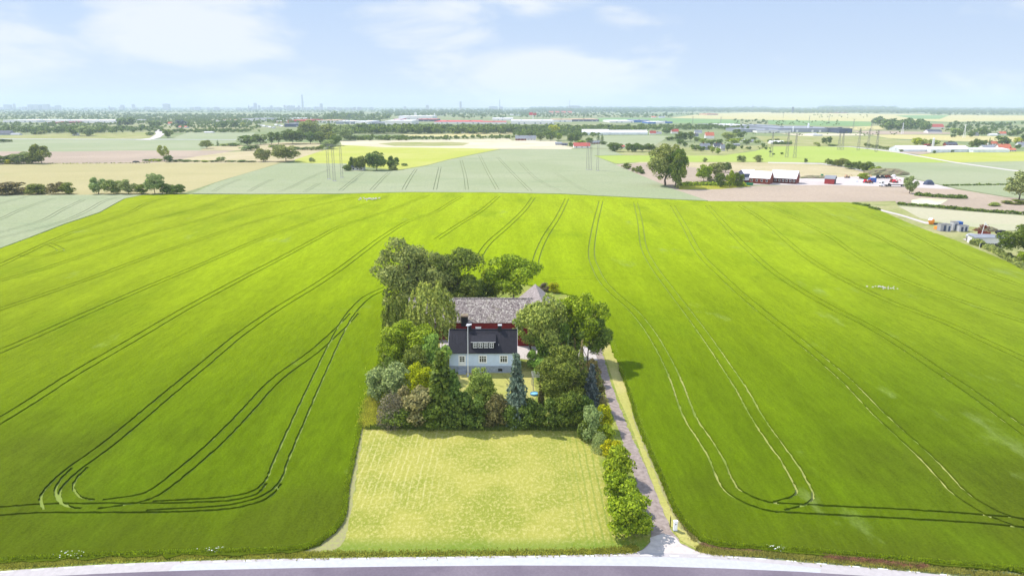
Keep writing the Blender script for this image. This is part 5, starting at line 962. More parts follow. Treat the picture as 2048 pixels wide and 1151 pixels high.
# farmsteads
for a in [
    ('farmhouse_far', 'grey-roofed brick house, left of the two by the stubble field', 'house', 1031, 1052, 281, 277, 271, 'brick', 'greyroof'),
    ('farmhouse_far', 'white gabled house with grey roof by the stubble field', 'house', 1053, 1072, 281, 277, 271, 'whitewall', 'greyroof'),
    ('long_farmhouse', 'white farmhouse with a long bright red roof above the pylons', 'house', 1148, 1180, 296, 292, 285, 'whitewall', 'redroof'),
    ('red_barn', 'dark red barn with pale roof right of the red-roofed farmhouse', 'barn', 1183, 1200, 288, 285, 281, 'redwood', 'greyroof'),
    ('old_shed', 'low grey shed left of the red-roofed farmhouse', 'shed', 1111, 1124, 290, 288, 284, 'city', 'greyroof'),
    ('old_shed', 'dark tumbledown shed touching the low grey one', 'shed', 1124, 1135, 291, 289, 286, 'navy', 'darkroof'),
    ('small_house', 'white gable peeping between two round trees of the row', 'house', 1242, 1249, 297, 293, 290, 'whitewall', 'redroof'),
    ('village_house', 'grey-roofed house foremost in the hamlet', 'house', 1401, 1420, 300, 294, 286, 'greywall', 'greyroof'),
    ('village_house', 'white bungalow with dark hipped roof in the hamlet', 'house', 1428, 1444, 296, 292, 286, 'whitewall', 'darkroof'),
    ('village_house', 'white gabled house half behind a tree, right of the bungalow', 'house', 1442, 1450, 302, 296, 288, 'whitewall', 'greyroof'),
    ('village_house', 'white house with a bright orange hipped roof', 'house', 1411, 1428, 277, 271, 263, 'whitewall', 'tileroof'),
    ('village_house', 'grey-roofed house behind the one with the orange roof', 'house', 1390, 1404, 267, 265, 260, 'whitewall', 'greyroof'),
    ('village_house', 'small dark-roofed house before the grey-roofed one', 'house', 1389, 1397, 273, 271, 267, 'greywall', 'darkroof'),
    ('village_house', 'white house with red tiled roof right of the long greenhouse', 'house', 1343, 1357, 267, 263, 258, 'whitewall', 'redroof'),
    ('village_house', 'red-roofed house at the right end of the long greenhouse', 'house', 1300, 1312, 269, 266, 261, 'whitewall', 'redroof'),
    ('village_house', 'pale low house between the red-roofed ones', 'house', 1311, 1323, 268.5, 266.5, 263.5, 'whitewall', 'greyroof'),
    ('village_house', 'white outbuilding on the open side of the hamlet', 'house', 1482, 1490, 283, 281, 278, 'whitewall', 'paleroof'),
    ('village_house', 'grey shed between bushes on the open side of the hamlet', 'shed', 1500, 1508, 285, 282, 279, 'whitewall', 'greyroof'),
    ('village_house', 'low dark shed behind the two front hamlet trees', 'shed', 1468, 1480, 292, 290, 287, 'greywall', 'greyroof'),
    ('nursery_house', 'house with a large orange roof beside the greenhouses', 'house', 1998, 2023, 300, 296, 288, 'whitewall', 'tileroof'),
    ('nursery_house', 'white house with grey roof left of the large orange roof', 'house', 1967, 1995, 298, 295, 290, 'whitewall', 'greyroof'),
    ('nursery_house', 'orange-roofed house behind the grey-roofed white one', 'house', 1980, 1996, 290, 287, 282, 'whitewall', 'tileroof'),
    ('nursery_house', 'dark-roofed house behind the greenhouses and the silo', 'house', 1893, 1915, 292, 289, 284, 'brick', 'darkroof'),
    ('nursery_house', 'white house cut by the photo edge near the greenhouses', 'house', 2038, 2060, 294, 290, 284, 'whitewall', 'greyroof'),
    ('nursery_shed', 'little red shed touching the foot of the silo', 'shed', 1852, 1862, 292, 290, 288, 'redwall', 'redroof'),
    ('annex', 'small white annex in front of the large orange roof', 'house', 2019, 2032, 303, 300, 296, 'whitewall', 'tileroof'),
    ('stable', 'long white stable with a red roof behind the grove', 'stable', 1857, 1888, 257.5, 254, 248, 'whitewall', 'redroof'),
    ('stable', 'long white stable with a grey roof below the red-roofed one', 'stable', 1856, 1884, 266, 263, 259, 'whitewall', 'darkroof'),
    ('village_house', 'orange-roofed house above the yellow strip', 'house', 1999, 2013, 270, 267, 263, 'whitewall', 'tileroof'),
    ('village_house', 'blue-grey gabled house between trees above the yellow strip', 'house', 1949, 1958, 272, 269, 265, 'greywall', 'greyroof'),
    ('village_house', 'low white house between trees above the yellow strip', 'house', 1980, 1996, 271.5, 269.5, 267, 'whitewall', 'paleroof'),
    ('white_farm', 'low white farm behind its dark hedge beyond the green strip', 'farm', 1541, 1568, 288, 285, 281, 'whitewall', 'paleroof'),
    ('dark_roof_farm', 'dark-roofed barn at the left photo edge before the tree wall', 'barn', -6, 20, 270, 267, 261, 'greywall', 'darkroof'),
    ('dark_roof_farm', 'low barn right of the dark-roofed one before the tree wall', 'barn', 21, 38, 270.5, 268.5, 266, 'whitewall', 'greyroof'),
    ('pink_house', 'small house in pale ruins beside the wide silvery tree', 'house', 145, 155, 271, 266, 262, 'whitewall', 'paleroof'),
    ('far_house', 'pinkish steep-roofed house among the far trees', 'house', 336, 344, 250.5, 247, 243, 'whitewall', 'tileroof'),
    ('far_house', 'low white house with a red roof behind the far hedge', 'house', 354, 373, 256, 254, 252, 'whitewall', 'tileroof'),
    ('hedge_house', 'low grey-roofed house peeping over the yellow strip hedge', 'house', 921, 950, 266, 263, 259, 'whitewall', 'darkroof'),
    ('field_barn', 'white barn beside the track junction in the grey-green field', 'barn', 408, 425, 266, 264.8, 263.8, 'whitewall', 'paleroof'),
    ('manor', 'tiny red-roofed manor peeping from the tall grove', 'house', 1769, 1778, 251, 247, 243, 'brick', 'redroof'),
    ('far_farm', 'low white farm before a far dark clump', 'farm', 1303, 1312, 236, 234.5, 232.5, 'whitewall', 'tileroof'),
    ('far_farm', 'second low white farm before the same far dark clump', 'farm', 1318, 1330, 236, 234.5, 232.5, 'whitewall', 'greyroof')]:
    B(*a, wins=3 if a[5] > 280 else 0, chimney='house' in a[2] and a[5] > 262)
# greenhouses, halls
for a in [
    ('greenhouse', 'long white greenhouse left of the hamlet', 'greenhouse', 1165, 1218, 270, 265, 258.5, 'glassroof', 'paleroof'),
    ('greenhouse', 'second long white greenhouse reaching the hamlet', 'greenhouse', 1218, 1295, 269.5, 265, 260, 'glassroof', 'paleroof'),
    ('greenhouse', 'low glass range in front of the silo', 'greenhouse', 1800, 1862, 303.5, 299, 291, 'glassroof', 'paleroof'),
    ('greenhouse', 'grey glass block right of the low glass range', 'greenhouse', 1862, 1901, 304.5, 299, 293, 'glassroof', 'paleroof'),
    ('greenhouse', 'bright greenhouse with pale peaked roof in the middle of the nursery', 'greenhouse', 1902, 1941, 304, 298, 291, 'glassroof', 'paleroof'),
    ('greenhouse', 'long right-hand greenhouse before the grey-roofed white house', 'greenhouse', 1946, 2018, 305, 299, 295.5, 'glassroof', 'paleroof'),
    ('warehouse', 'long white hall leftmost on the far plain', 'warehouse', 6, 75, 245, 240.5, 238, 'whitewall', 'paleroof'),
    ('warehouse', 'white hall second from the left on the far plain', 'warehouse', 92, 137, 246, 241, 239, 'whitewall', 'paleroof'),
    ('warehouse', 'low brick hall in front of the second white hall', 'warehouse', 96, 112, 248, 245, 243, 'brick', 'redroof'),
    ('warehouse', 'long white hall behind the tall dark trees on the far plain', 'warehouse', 150, 236, 246, 241, 238, 'whitewall', 'paleroof'),
    ('warehouse', 'pinkish low hall among the far trees', 'warehouse', 431, 486, 243, 240, 238.3, 'whitewall', 'tan'),
    ('office_block', 'white two-storey block among the far trees', 'office', 484, 530, 242.5, 237.5, 236, 'whitewall', 'greyroof'),
    ('warehouse', 'shop hall with bright red front behind the dark blue one', 'warehouse', 576, 616, 246, 240.5, 238.5, 'redwall', 'redroof'),
    ('warehouse', 'dark blue hall in front of the bright red one', 'warehouse', 569, 602, 254, 247.5, 245.5, 'navy', 'greyroof'),
    ('warehouse', 'pale hall left of the bright red one', 'warehouse', 549, 576, 246, 242.5, 240.5, 'tan', 'paleroof'),
    ('warehouse', 'white hall behind the bright red one', 'warehouse', 566, 600, 240, 237, 235.5, 'whitewall', 'paleroof'),
    ('warehouse', 'beige hall right of the wide dome-shaped tree', 'warehouse', 633, 672, 246, 241, 239, 'whitewall', 'tan'),
    ('warehouse', 'grey-white hall between two tall grey trees', 'warehouse', 672, 706, 248, 243, 241, 'greywall', 'paleroof'),
    ('warehouse', 'white hall with a stepped end', 'warehouse', 710, 736, 250, 243.5, 241, 'whitewall', 'paleroof'),
    ('warehouse', 'low grey hall right of the stepped white one', 'warehouse', 737, 768, 249, 245.5, 243, 'greywall', 'greyroof'),
    ('warehouse', 'large pale grey windowless block before the long white hall', 'warehouse', 770, 824, 253, 242, 240, 'whitewall', 'paleroof'),
    ('warehouse', 'very long white hall with two roof towers', 'warehouse', 797, 865, 239, 232.5, 230.5, 'whitewall', 'paleroof'),
    ('warehouse', 'small red hall left of the very long white one', 'warehouse', 787, 800, 240.5, 238, 236.5, 'redwall', 'paleroof'),
    ('warehouse', 'dark hall below the very long white one', 'warehouse', 832, 872, 243, 239, 237.5, 'navy', 'redroof'),
    ('warehouse', 'long hall with a bright red roof band', 'warehouse', 868, 962, 247.5, 243.5, 239.5, 'whitewall', 'redwall'),
    ('warehouse', 'second red-banded hall, continuing the first to the right', 'warehouse', 962, 1012, 248, 244.5, 241, 'whitewall', 'redroof'),
    ('warehouse', 'white hall behind the second red-banded one', 'warehouse', 984, 1026, 240.5, 237, 235, 'whitewall', 'paleroof'),
    ('warehouse', 'biggest white hall behind the red and white sign tower', 'warehouse', 1022, 1108, 248, 241.5, 236, 'whitewall', 'paleroof'),
    ('warehouse', 'pale hall right of the biggest white one', 'warehouse', 1106, 1144, 244, 239.5, 236.5, 'whitewall', 'tan'),
    ('warehouse', 'dark blue and brick hall right of the pale one', 'warehouse', 1144, 1198, 243, 239, 236, 'navy', 'tan'),
    ('warehouse', 'white hall left of the bright blue one', 'warehouse', 1219, 1268, 245.5, 242, 240, 'whitewall', 'paleroof'),
    ('warehouse', 'bright blue hall in the blue and white row', 'warehouse', 1268, 1299, 245, 240.5, 239, 'bluewall', 'greyroof'),
    ('warehouse', 'small blue-grey hall below the bright blue hall', 'warehouse', 1297, 1311, 247.5, 244, 242.5, 'bluewall', 'paleroof'),
    ('warehouse', 'small white hall between two blue ones', 'warehouse', 1312, 1330, 247.5, 244, 242.5, 'whitewall', 'paleroof'),
    ('warehouse', 'blue hall rightmost of the blue and white row', 'warehouse', 1330, 1345, 246.5, 243.5, 242, 'bluewall', 'greyroof'),
    ('warehouse', 'dark blue hall behind the hamlet trees', 'warehouse', 1417, 1451, 254, 250, 248, 'navy', 'greyroof'),
    ('warehouse', 'large white hall right of the dark blue one behind the hamlet', 'warehouse', 1453, 1493, 256, 250, 247.5, 'whitewall', 'paleroof'),
    ('warehouse', 'grey-blue hall right of the large white one', 'warehouse', 1493, 1556, 257, 251.5, 248.5, 'greywall', 'greyroof'),
    ('warehouse', 'grey hall in front of the large white one', 'warehouse', 1481, 1512, 264.5, 259, 256, 'greywall', 'greyroof'),
    ('warehouse', 'whitish low hall in front of the very long grey one', 'warehouse', 1514, 1582, 265.5, 261, 257.5, 'whitewall', 'greyroof'),
    ('warehouse', 'very long grey hall with a pale roof edge', 'warehouse', 1556, 1678, 264.5, 257, 251, 'greywall', 'greyroof'),
    ('warehouse', 'dark end block of the very long grey hall', 'warehouse', 1678, 1704, 266.3, 257.5, 255.5, 'navy', 'darkroof'),
    ('warehouse', 'low white shed between young trees before the long grey hall', 'warehouse', 1626, 1645, 272, 269.5, 268, 'whitewall', 'paleroof'),
    ('far_hall', 'long low brick-red hall on the far right horizon fields', 'warehouse', 1672, 1695, 226.5, 224.7, 223.6, 'brick', 'paleroof'),
    ('far_hall', 'pinkish low hall with a white end on the far yellow fields', 'warehouse', 1414, 1436, 230.5, 227.5, 226, 'tan', 'redroof'),
    ('far_hall', 'grey-white low hall among the far trees above the sign tower', 'warehouse', 1020, 1042, 231, 229, 227.5, 'whitewall', 'paleroof')]:
    st = 'gable' if a[0] == 'greenhouse' else 'flat'
    B(*a, style=st, dm=22 if st == 'gable' else None, group='greenhouses' if st == 'gable' else 'halls of the far business parks')
for i, x0 in enumerate((1098, 1110, 1123, 1135)):
    B('terrace_house', f'{O[i]} from the left of four pale orange-roofed houses far off above the halls', 'house', x0, x0 + 9, 227.5, 225, 222.3, 'tan', 'tileroof', group='far orange-roofed houses')
for i in range(9):
    x0 = 513 + i * 6 + (i % 2) * 1.5; B('caravan_shed', f'small white shed, {O[i]} from the left in the cluster before the dark blue hall', 'shed', x0, x0 + 4.6, 251.5 + (i * 37 % 6) * 1.05, 249.6 + (i * 37 % 6) * 1.05, 248.2 + (i * 37 % 6) * 1.05, 'whitewall', 'greyroof' if i % 2 else 'paleroof', group='small white sheds before the dark blue hall')
def tower(px, Y, ytop, wpx, name, label, cat, mat='city', taper=1.0, ybot=None, cap=False, group=None):
    D = depth(Y); W = wpx / F * D; h = zat(ytop, Y); t = thing(name, label, cat, (xat(px, Y), Y, 0), 0, group)
    mb = MB(); n = 10 if taper != 1 or cap else 4
    if n == 10: mb.tube((0, 0, 0), (0, 0, h), W / 2, W / 2 * taper, 12)
    else:
        mb.box(-W / 2, W / 2, -W * .25, W * .25, 0, h)
    mb.obj('shaft' if n == 10 else 'wall', M[mat], t)
    mb = MB()
    if n == 10: mb.tube((0, 0, h), (0, 0, h + W * .35), W / 2 * taper * 1.15, W / 2 * taper * .6, 12)
    else: mb.box(-W * .3, W * .2, -W * .18, W * .18, h, h + max(2, h * .04))
    mb.obj('cap' if n == 10 else 'roof_structure', M[mat], t)
    return t
tower(1865.5, P(1866, 293)[1], 277.5, 4.4, 'silo', 'round white silo rising behind the greenhouses', 'silo', 'paleroof', .98, cap=True)
tower(1615.5, P(1615, 264)[1], 247.5, 3.4, 'water_tower', 'tall white column before the long grey hall', 'tower', 'whitesteel', .9, cap=True)
tower(1585.5, P(1585, 264.5)[1], 254.5, 3.0, 'water_tower', 'shorter white column before the long grey hall', 'tower', 'whitesteel', .9, cap=True)
tower(831, P(831, 236)[1] , 225.5, 5, 'roof_tower', 'white roof tower on the very long white hall, left one', 'tower', 'whitewall'); tower(869, P(869, 236)[1], 227, 2.6, 'roof_tower', 'narrow white roof tower at the right end of the very long white hall', 'tower', 'whitewall')
x, Y, _ = P(1066, 243); sg = thing('sign_tower', 'white mast with red and white advertising boards above the biggest white hall', 'sign', (x, Y, 0)); h = zat(225, Y)
mb = MB(); mb.box(-1.6, -.6, -.5, .5, 0, h - 3); mb.box(.6, 1.6, -.5, .5, 0, h - 3); mb.obj('mast', M['whitesteel'], sg); mb = MB(); mb.box(-12, -1, -1, 1, h - 8, h); mb.obj('board', M['redwall'], sg); mb = MB(); mb.box(0, 11, -1, 1, h - 8.5, h - 1); mb.obj('board', M['redroof'], sg)
# city skyline
sky_t = [(17, 209.5, 13, 'wide pale block, leftmost on the skyline'), (30, 208, 4, 'narrow stepped tower right of the leftmost wide block'), (71, 209.3, 22, 'long slab block on the left skyline'), (94, 208.6, 12, 'tall slab right of the long slab block'), (117, 211, 10, 'low slab beyond the tall slab'),
         (246, 210, 7, 'pale block left of the darker tower'), (268, 209.2, 5.5, 'darker narrow tower on the left skyline'), (334, 208, 12.5, 'single wide tower block standing clear on the skyline'), (511.5, 206.5, 6, 'pale tower right of the church spire'), (519, 211, 4, 'short tower right of the pale one'), (543.5, 211.5, 5, 'small tower midway to the tall twisting skyscraper'),
         (570, 210.5, 4, 'narrow block left of the red-grey cluster'), (582, 211.5, 15, 'wide hazy cluster left of the tall skyscraper'), (598.5, 211, 3.5, 'narrow block beside the foot of the tall skyscraper'), (643, 207.5, 5.5, 'tower right of the tall skyscraper'), (810, 213, 5, 'faint low block in the gap of the skyline'), (855, 210.5, 6, 'faint tower left of the pale slab'), (921.5, 203.5, 4.5, 'pale tall slab above the red-banded halls'),
         (987, 213, 17, 'brownish blocks left of the chimney stack'), (1003, 213.5, 6, 'power station block at the foot of the chimney stack'), (1148, 211.5, 22, 'long power plant block with a thin mast'), (1584.8, 214, 3.4, 'small dark grain silo on the far right fields')]
for px, yt, w_, lb in sky_t: tower(px, 9000 if px < 1500 else 5200, yt, w_, 'tower_block', lb, 'tower', 'city' if px < 1500 else 'darkroof', group='towers of the city skyline')
tower(606, 9000, 190.5, 4.2, 'skyscraper', 'tallest slim skyscraper of the city skyline', 'skyscraper', 'city', .75); tower(999.5, 9000, 200, 1.9, 'chimney_stack', 'tall thin chimney stack on the skyline', 'chimney', 'city', .8); tower(1139, 9000, 200, 1.0, 'mast', 'thin mast on the long power plant block', 'mast', 'steel', .6)
for px, yt, lb in ((498.5, 208.5, 'dark church spire left of the pale tower'), (219.5, 210, 'church spire alone on the left skyline'), (1505, 209.5, 'church spire above the right-hand forest')):
    Y = 8000; h = zat(yt, Y); t = thing('church', lb, 'church', (xat(px, Y), Y, 0)); mb = MB(); mb.box(-5, 5, -5, 5, 0, h * .5); mb.box(5, 32, -6, 6, 0, h * .25); mb.obj('wall', M['city'], t); mb = MB(); mb.tube((0, 0, h * .5), (0, 0, h), 6, .3, 6); mb.prism([(5, -6.5, h * .25), (5, 6.5, h * .25), (5, 0, h * .38)], (27, 0, 0)); mb.obj('spire', M['darkroof'], t)
for i in range(54):
    px = random.choice((random.uniform(0, 480), random.uniform(380, 760), random.uniform(500, 700))); tower(px, random.uniform(8300, 9600), random.uniform(213.8, 215.8), random.uniform(4, 11), 'city_block', 'low pale block of the hazy city on the horizon', 'city block', 'city', group='low city blocks')

# ------------------------------------------------------------------ lattice masts
def lattice(mb, x, y, h, w0, w1, th, n, z0=0):
    c = [(-1, -1), (1, -1), (1, 1), (-1, 1)]
    for sx, sy in c: mb.tube((x + sx * w0 / 2, y + sy * w0 / 2, z0), (x + sx * w1 / 2, y + sy * w1 / 2, z0 + h), th, n=4, caps=False)
    for i in range(n):
        za, zb = z0 + h * i / n, z0 + h * (i + 1) / n; wa = w0 + (w1 - w0) * i / n; wb = w0 + (w1 - w0) * (i + 1) / n
        for k in range(4):
            a, b = c[k], c[(k + 1) % 4]
            if (i + k) % 2: a, b = b, a
            mb.tube((x + a[0] * wa / 2, y + a[1] * wa / 2, za), (x + b[0] * wb / 2, y + b[1] * wb / 2, zb), th * .6, n=3, caps=False)
def pylon(cols, lab, yt_off=0):
    x, y, _ = P(*cols[0][:2]); t = thing('transmission_tower', lab, 'pylon', (x, y, 0), 0, 'three-legged lattice pylons'); tops = []
    for bx, by, ty in cols:
        X, Y, _ = P(bx, by); h = zat(ty, Y); mb = MB(); lattice(mb, X - x, Y - y, h, 1.5, 1.1, .05, int(h / 1.5)); mb.obj('mast', M['steel'], t); mb = MB(); mb.box(X - x - 1.1, X - x + 1.1, Y - y - 1.1, Y - y + 1.1, 0, .5); mb.obj('footing', M['city'], t); tops.append(Vector((X - x, Y - y, h)))
    mb = MB()
    for i in range(len(tops) - 1):
        a, b = tops[i], tops[i + 1]
        for o_ in (Vector((0, 0, 0)), Vector((0, 0, -1.2))): mb.tube(a + o_, b + o_, .12, n=4)
        for k in range(8): p = a + (b - a) * k / 8; q = a + (b - a) * (k + 1) / 8; mb.tube(p, q + Vector((0, 0, -1.2)), .07, n=3)
    d = (tops[-1] - tops[0]).normalized()
    mb.tube(tops[0] - d * 5, tops[0], .12, n=4); mb.tube(tops[-1] + d * 4, tops[-1], .12, n=4); mb.obj('crossarm', M['steel'], t)
pylon([(658, 359, 288), (669, 363, 288.5), (684, 356, 291)], 'lattice pylon of three masts left of the field grove')
pylon([(1174.5, 340, 282), (1181, 340, 282), (1195, 342, 282)], 'lattice pylon of three masts left of the poplar clump')
for i, (bx, by, ty) in enumerate([(1542, 314, 264), (1573, 315, 264), (1589, 316, 267), (1677, 300, 266), (1684, 300, 266), (1716, 301, 256), (1735, 299, 257), (1752, 304, 260), (1385, 250, 233), (1441, 250, 234), (1566, 236, 224), (1618, 247, 232), (1706, 260, 238), (1742, 262, 238), (1657, 247, 232)]):
    X, Y, _ = P(bx, by); h = zat(ty, Y); t = thing('lattice_mast', f'thin lattice mast, {O[i % 15]} of the far power line masts counted from the nearest left one', 'mast', (X, Y, 0), 0, 'far power line masts'); mb = MB(); lattice(mb, 0, 0, h, 2.4, .8, .10, 10); mb.obj('mast_frame', M['steel'], t); mb = MB(); mb.tube((-4, 0, h), (4, 0, h), .12, n=4); mb.tube((-4, 0, h), (0, 0, h - 2), .08, n=3); mb.tube((4, 0, h), (0, 0, h - 2), .08, n=3); mb.obj('crossarm', M['steel'], t)
for bx, by, ty, lb in ((1804, 268, 245, 'slim white steel pylon beside the far grove'), (1927.5, 276, 248, 'slim white steel pylon before the wood above the greenhouses')):
    X, Y, _ = P(bx, by); h = zat(ty, Y); t = thing('steel_pylon', lb, 'pylon', (X, Y, 0)); mb = MB(); mb.tube((-1.6, 0, 0), (0, 0, h), .35, .2, 6); mb.tube((1.6, 0, 0), (0, 0, h), .35, .2, 6); mb.obj('leg_frame', M['whitesteel'], t); mb = MB(); mb.tube((-4, 0, h * .92), (4, 0, h * .92), .15, n=5); mb.obj('crossarm', M['whitesteel'], t)

# ------------------------------------------------------------------ machine yard by the white-roofed farm
def at(px, py, name, label, cat, rz=0.0, z=.05, group=None):
    x, y, _ = P(px, py); return thing(name, label, cat, (x, y, z), rz, group)
def wheels(t, pts, r=.5, w_=.3):
    for x, y in pts: mb = MB(); mb.tube((x, y - w_ / 2, r), (x, y + w_ / 2, r), r, n=14); mb.tube((x, y - w_ / 2 - .02, r), (x, y + w_ / 2 + .02, r), r * .45, n=10, mi=1); mb.obj('wheel', [M['rubber'], M['cap']], t)
t = at(1770, 373, 'truck', 'white lorry cab with an empty chassis in the machine yard', 'truck', R(4)); mb = MB(); mb.prism([(-3.4, -1.2, .7), (-1.3, -1.2, .7), (-1.3, -1.2, 3.3), (-3.0, -1.2, 3.3), (-3.4, -1.2, 2.2)], (0, 2.4, 0)); mb.obj('cab', M['whitesteel'], t); mb = MB(); mb.prism([(-3.2, -1.22, 2.1), (-2.0, -1.22, 2.1), (-2.0, -1.22, 2.95), (-2.95, -1.22, 2.95)], (0, .015, 0)); mb.box(-3.44, -3.36, -1.0, 1.0, 2.0, 2.5); mb.obj('cab_window', M['darkglass'], t); mb = MB(); mb.box(-1.3, 3.4, -.5, .5, .75, 1.05); mb.box(-.9, .2, -1.1, -.55, .5, 1.0); mb.obj('chassis', M['black'], t); wheels(t, [(-2.6, -1), (-2.6, 1), (1.4, -1), (1.4, 1), (2.6, -1), (2.6, 1)])
for px, lb in ((1796, 'flat empty trailer behind the white lorry cab'),):
    t = at(px, 373.3, 'trailer', lb, 'trailer'); mb = MB(); mb.box(-5.5, 5.5, -1.2, 1.2, 1.0, 1.25); mb.box(-5.5, -5.3, -1.2, 1.2, 1.25, 1.9); mb.obj('deck', M['black'], t); wheels(t, [(2.6, -1), (3.8, -1), (2.6, 1), (3.8, 1)], .45)
t = at(1746, 365, 'storage_container', 'blue storage container among the machines', 'container'); mb = MB(); mb.box(-2.0, 2.0, 0, 2.4, .1, 2.7); [mb.box(-2 + i * .4, -1.85 + i * .4, -.05, 0, .2, 2.6) for i in range(10)]; mb.obj('body', M['bluewall'], t); mb = MB(); mb.box(2.0, 2.05, .1, 2.3, .2, 2.6); mb.obj('door', M['bluecloth'], t)
def machine(px, py, label, m, L=3.0, arm=True):
    t = at(px, py, 'farm_machine', label, 'machine', random.uniform(-.5, .5), group='machines in the yard'); mb = MB(); mb.prism([(-L / 2, -.7, .6), (L / 2, -.7, .6), (L / 2 - .3, -.7, 1.3), (0, -.7, 1.4), (-.2, -.7, 2.2), (-L / 2 + .2, -.7, 2.2)], (0, 1.4, 0)); mb.obj('body', M[m], t); wheels(t, [(-L / 3, -.9), (L / 3, -.9), (-L / 3, .9), (L / 3, .9)], .55)
    if arm: mb = MB(); mb.tube((L / 2 - .2, 0, 1.2), (L / 2 + 1.2, 0, 2.3), .14); mb.tube((L / 2 + 1.2, 0, 2.3), (L / 2 + 2.0, 0, 1.0), .12); mb.obj('arm', M[m], t)
for a in [(1694, 356, 'pale machine at the left end of the yard row', 'tan'), (1724, 357, 'first orange machine of the yard row', 'orange'), (1733, 357, 'second orange machine of the yard row', 'orange'), (1732, 366, 'red implement lying before the orange machines', 'redwall'), (1740, 367, 'dark red implement left of the blue container', 'brick'), (1757, 357, 'dark machine right behind the blue container', 'black'), (1766, 357, 'black machine above the lorry cab', 'black'), (1773, 357, 'brown machine above the empty chassis', 'brick'), (1779, 357, 'dark red machine near the white tarpaulin heap', 'brick'), (1785, 365, 'red tractor-like machine above the flat trailer', 'brick'), (1790, 366, 'small red machine right of the red tractor-like one', 'redwall')]: machine(*a)
for px, py, lb in ((1704, 363.5, 'white bag bale, left of three in the yard'), (1711, 363.8, 'white bag bale, middle of three in the yard'), (1724, 363.8, 'white bag bale, right of three in the yard'), (1787, 354, 'white tarpaulin heap by the earth mound')):
    t = at(px, py, 'bale', lb, 'bale'); mb = MB(); mb.dome((0, 0, 0), 1.5, 1.2, 1.7, 12, 4, 0, .08); mb.obj('wrap', M['whitesteel'], t)
t = at(1857, 369.5, 'tarpaulin_heap', 'black rounded tarpaulin heap at the far end of the yard', 'heap'); mb = MB(); mb.dome((0, 0, 0), 3.2, 2.6, 3.0, 16, 5, 0, .05); mb.obj('cover', M['navy'], t)
t = at(1645, 355.5, 'tractor', 'small green tractor at the edge of the tan field', 'tractor'); mb = MB(); mb.prism([(-1.2, -.6, .6), (1.6, -.6, .6), (1.6, -.6, 1.2), (.2, -.6, 1.4), (.1, -.6, 2.4), (-1.1, -.6, 2.4)], (0, 1.2, 0)); mb.obj('body', M['green'], t); wheels(t, [(-.8, -.8), (-.8, .8)], .8); wheels(t, [(1.2, -.7), (1.2, .7)], .45)
for px, py, rx, rz, lb in ((1770, 349, 16, 4.2, 'weedy earth heap behind the machine yard'), (1628, 356, 9, 1.8, 'low brown earth heap on the tan field near the small red shed'), (32 * 8.5, 324.5, 3.2, 1.2, 'small dark dung heap at the edge of the ploughed field')):
    t = at(px, py, 'earth_heap', lb, 'heap', z=0); mb = MB(); mb.dome((0, 0, 0), rx, rx * .5, rz, 26, 6, 0, .12); mb.obj('mound', M['earth'] if px > 400 else M['black'], t)

# ------------------------------------------------------------------ corner yard on the right
t = at(1862, 449, 'tank', 'orange and white round tank on the edge of the corner yard', 'tank'); mb = MB(); mb.dome((0, 0, 1.3), 1.15, 1.15, 1.2, 16, 5); mb.tube((0, 0, .2), (0, 0, 1.3), .8, 1.15, 16); mb.obj('vessel', M['orange'], t); mb = MB(); mb.dome((-.25, .1, 1.75), 1.02, 1.02, .95, 14, 4); mb.obj('dome_cover', M['whitesteel'], t); mb = MB(); mb.box(.6, 4.2, -.6, .6, .3, .6); mb.obj('frame', M['black'], t)
for px, py, L, h, m, lb in ((1889, 463, 3.4, 2.7, 'city', 'grey storage box leftmost in the corner yard'), (1897, 463.5, 1.8, 2.6, 'cap', 'pale grey storage box next to the leftmost one'), (1910, 462, 2.0, 3.3, 'cap', 'tall pale container left of the blue one'), (1917, 461.5, 2.6, 3.2, 'bluewall', 'blue-topped container in the corner yard'), (1923, 464, 2.1, 2.3, 'cap', 'grey box with a dark door in the corner yard'), (1931, 463.5, 1.9, 2.2, 'cap', 'pale box right of the one with a dark door')):
    t = at(px, py, 'storage_box', lb, 'container', z=.15); mb = MB(); mb.box(-L / 2, L / 2, 0, 2.2, 0, h); mb.obj('body', M[m], t); mb = MB(); mb.box(-L / 2 - .06, L / 2 + .06, -.06, 2.26, h, h + .1); mb.obj('lid', M['bluewall' if m == 'bluewall' else 'steel'], t); mb = MB(); mb.box(-L * .15, L * .25, -.04, -.005, .1, h * .8); mb.obj('door', M['navy'], t)
t = at(1967, 462, 'wood_pile', 'heap of reddish branches and boards behind the corner yard', 'pile', z=.15); mb = MB()
for i in range(160):
    a = random.uniform(0, 6.28); r = random.uniform(0, 3.6); z = max(0.1, 2.6 * (1 - r / 3.8)) * random.uniform(.2, 1); b = random.uniform(0, 6.28); l = random.uniform(.6, 1.4); c = Vector((r * math.cos(a), r * .6 * math.sin(a), z)); d = Vector((math.cos(b), math.sin(b), random.uniform(-.5, .6))) * l; mb.tube(c - d, c + d, .07, n=4)
mb.obj('branches', M['brick'], t); mb = MB(); mb.dome((1.0, 0, 0), 4.0, 2, 1.5, 14, 4, 0, .2); mb.obj('base_heap', M['earth'], t)
X, Y, _ = P(1961, 476); t = thing('flagpole', 'white flagpole with pennant beside the white shed in the corner yard', 'flagpole', (X, Y, .15)); h = zat(445, Y); mb = MB(); mb.tube((0, 0, 0), (.7, 0, h), .11, .06, 8); mb.obj('pole', M['whitesteel'], t); mb = MB(); mb.prism([(.7, 0, h), (.64, 0, h - .9), (2.0, -.3, h - 1.5)], (0, .02, 0)); mb.obj('pennant', M['flower'], t)
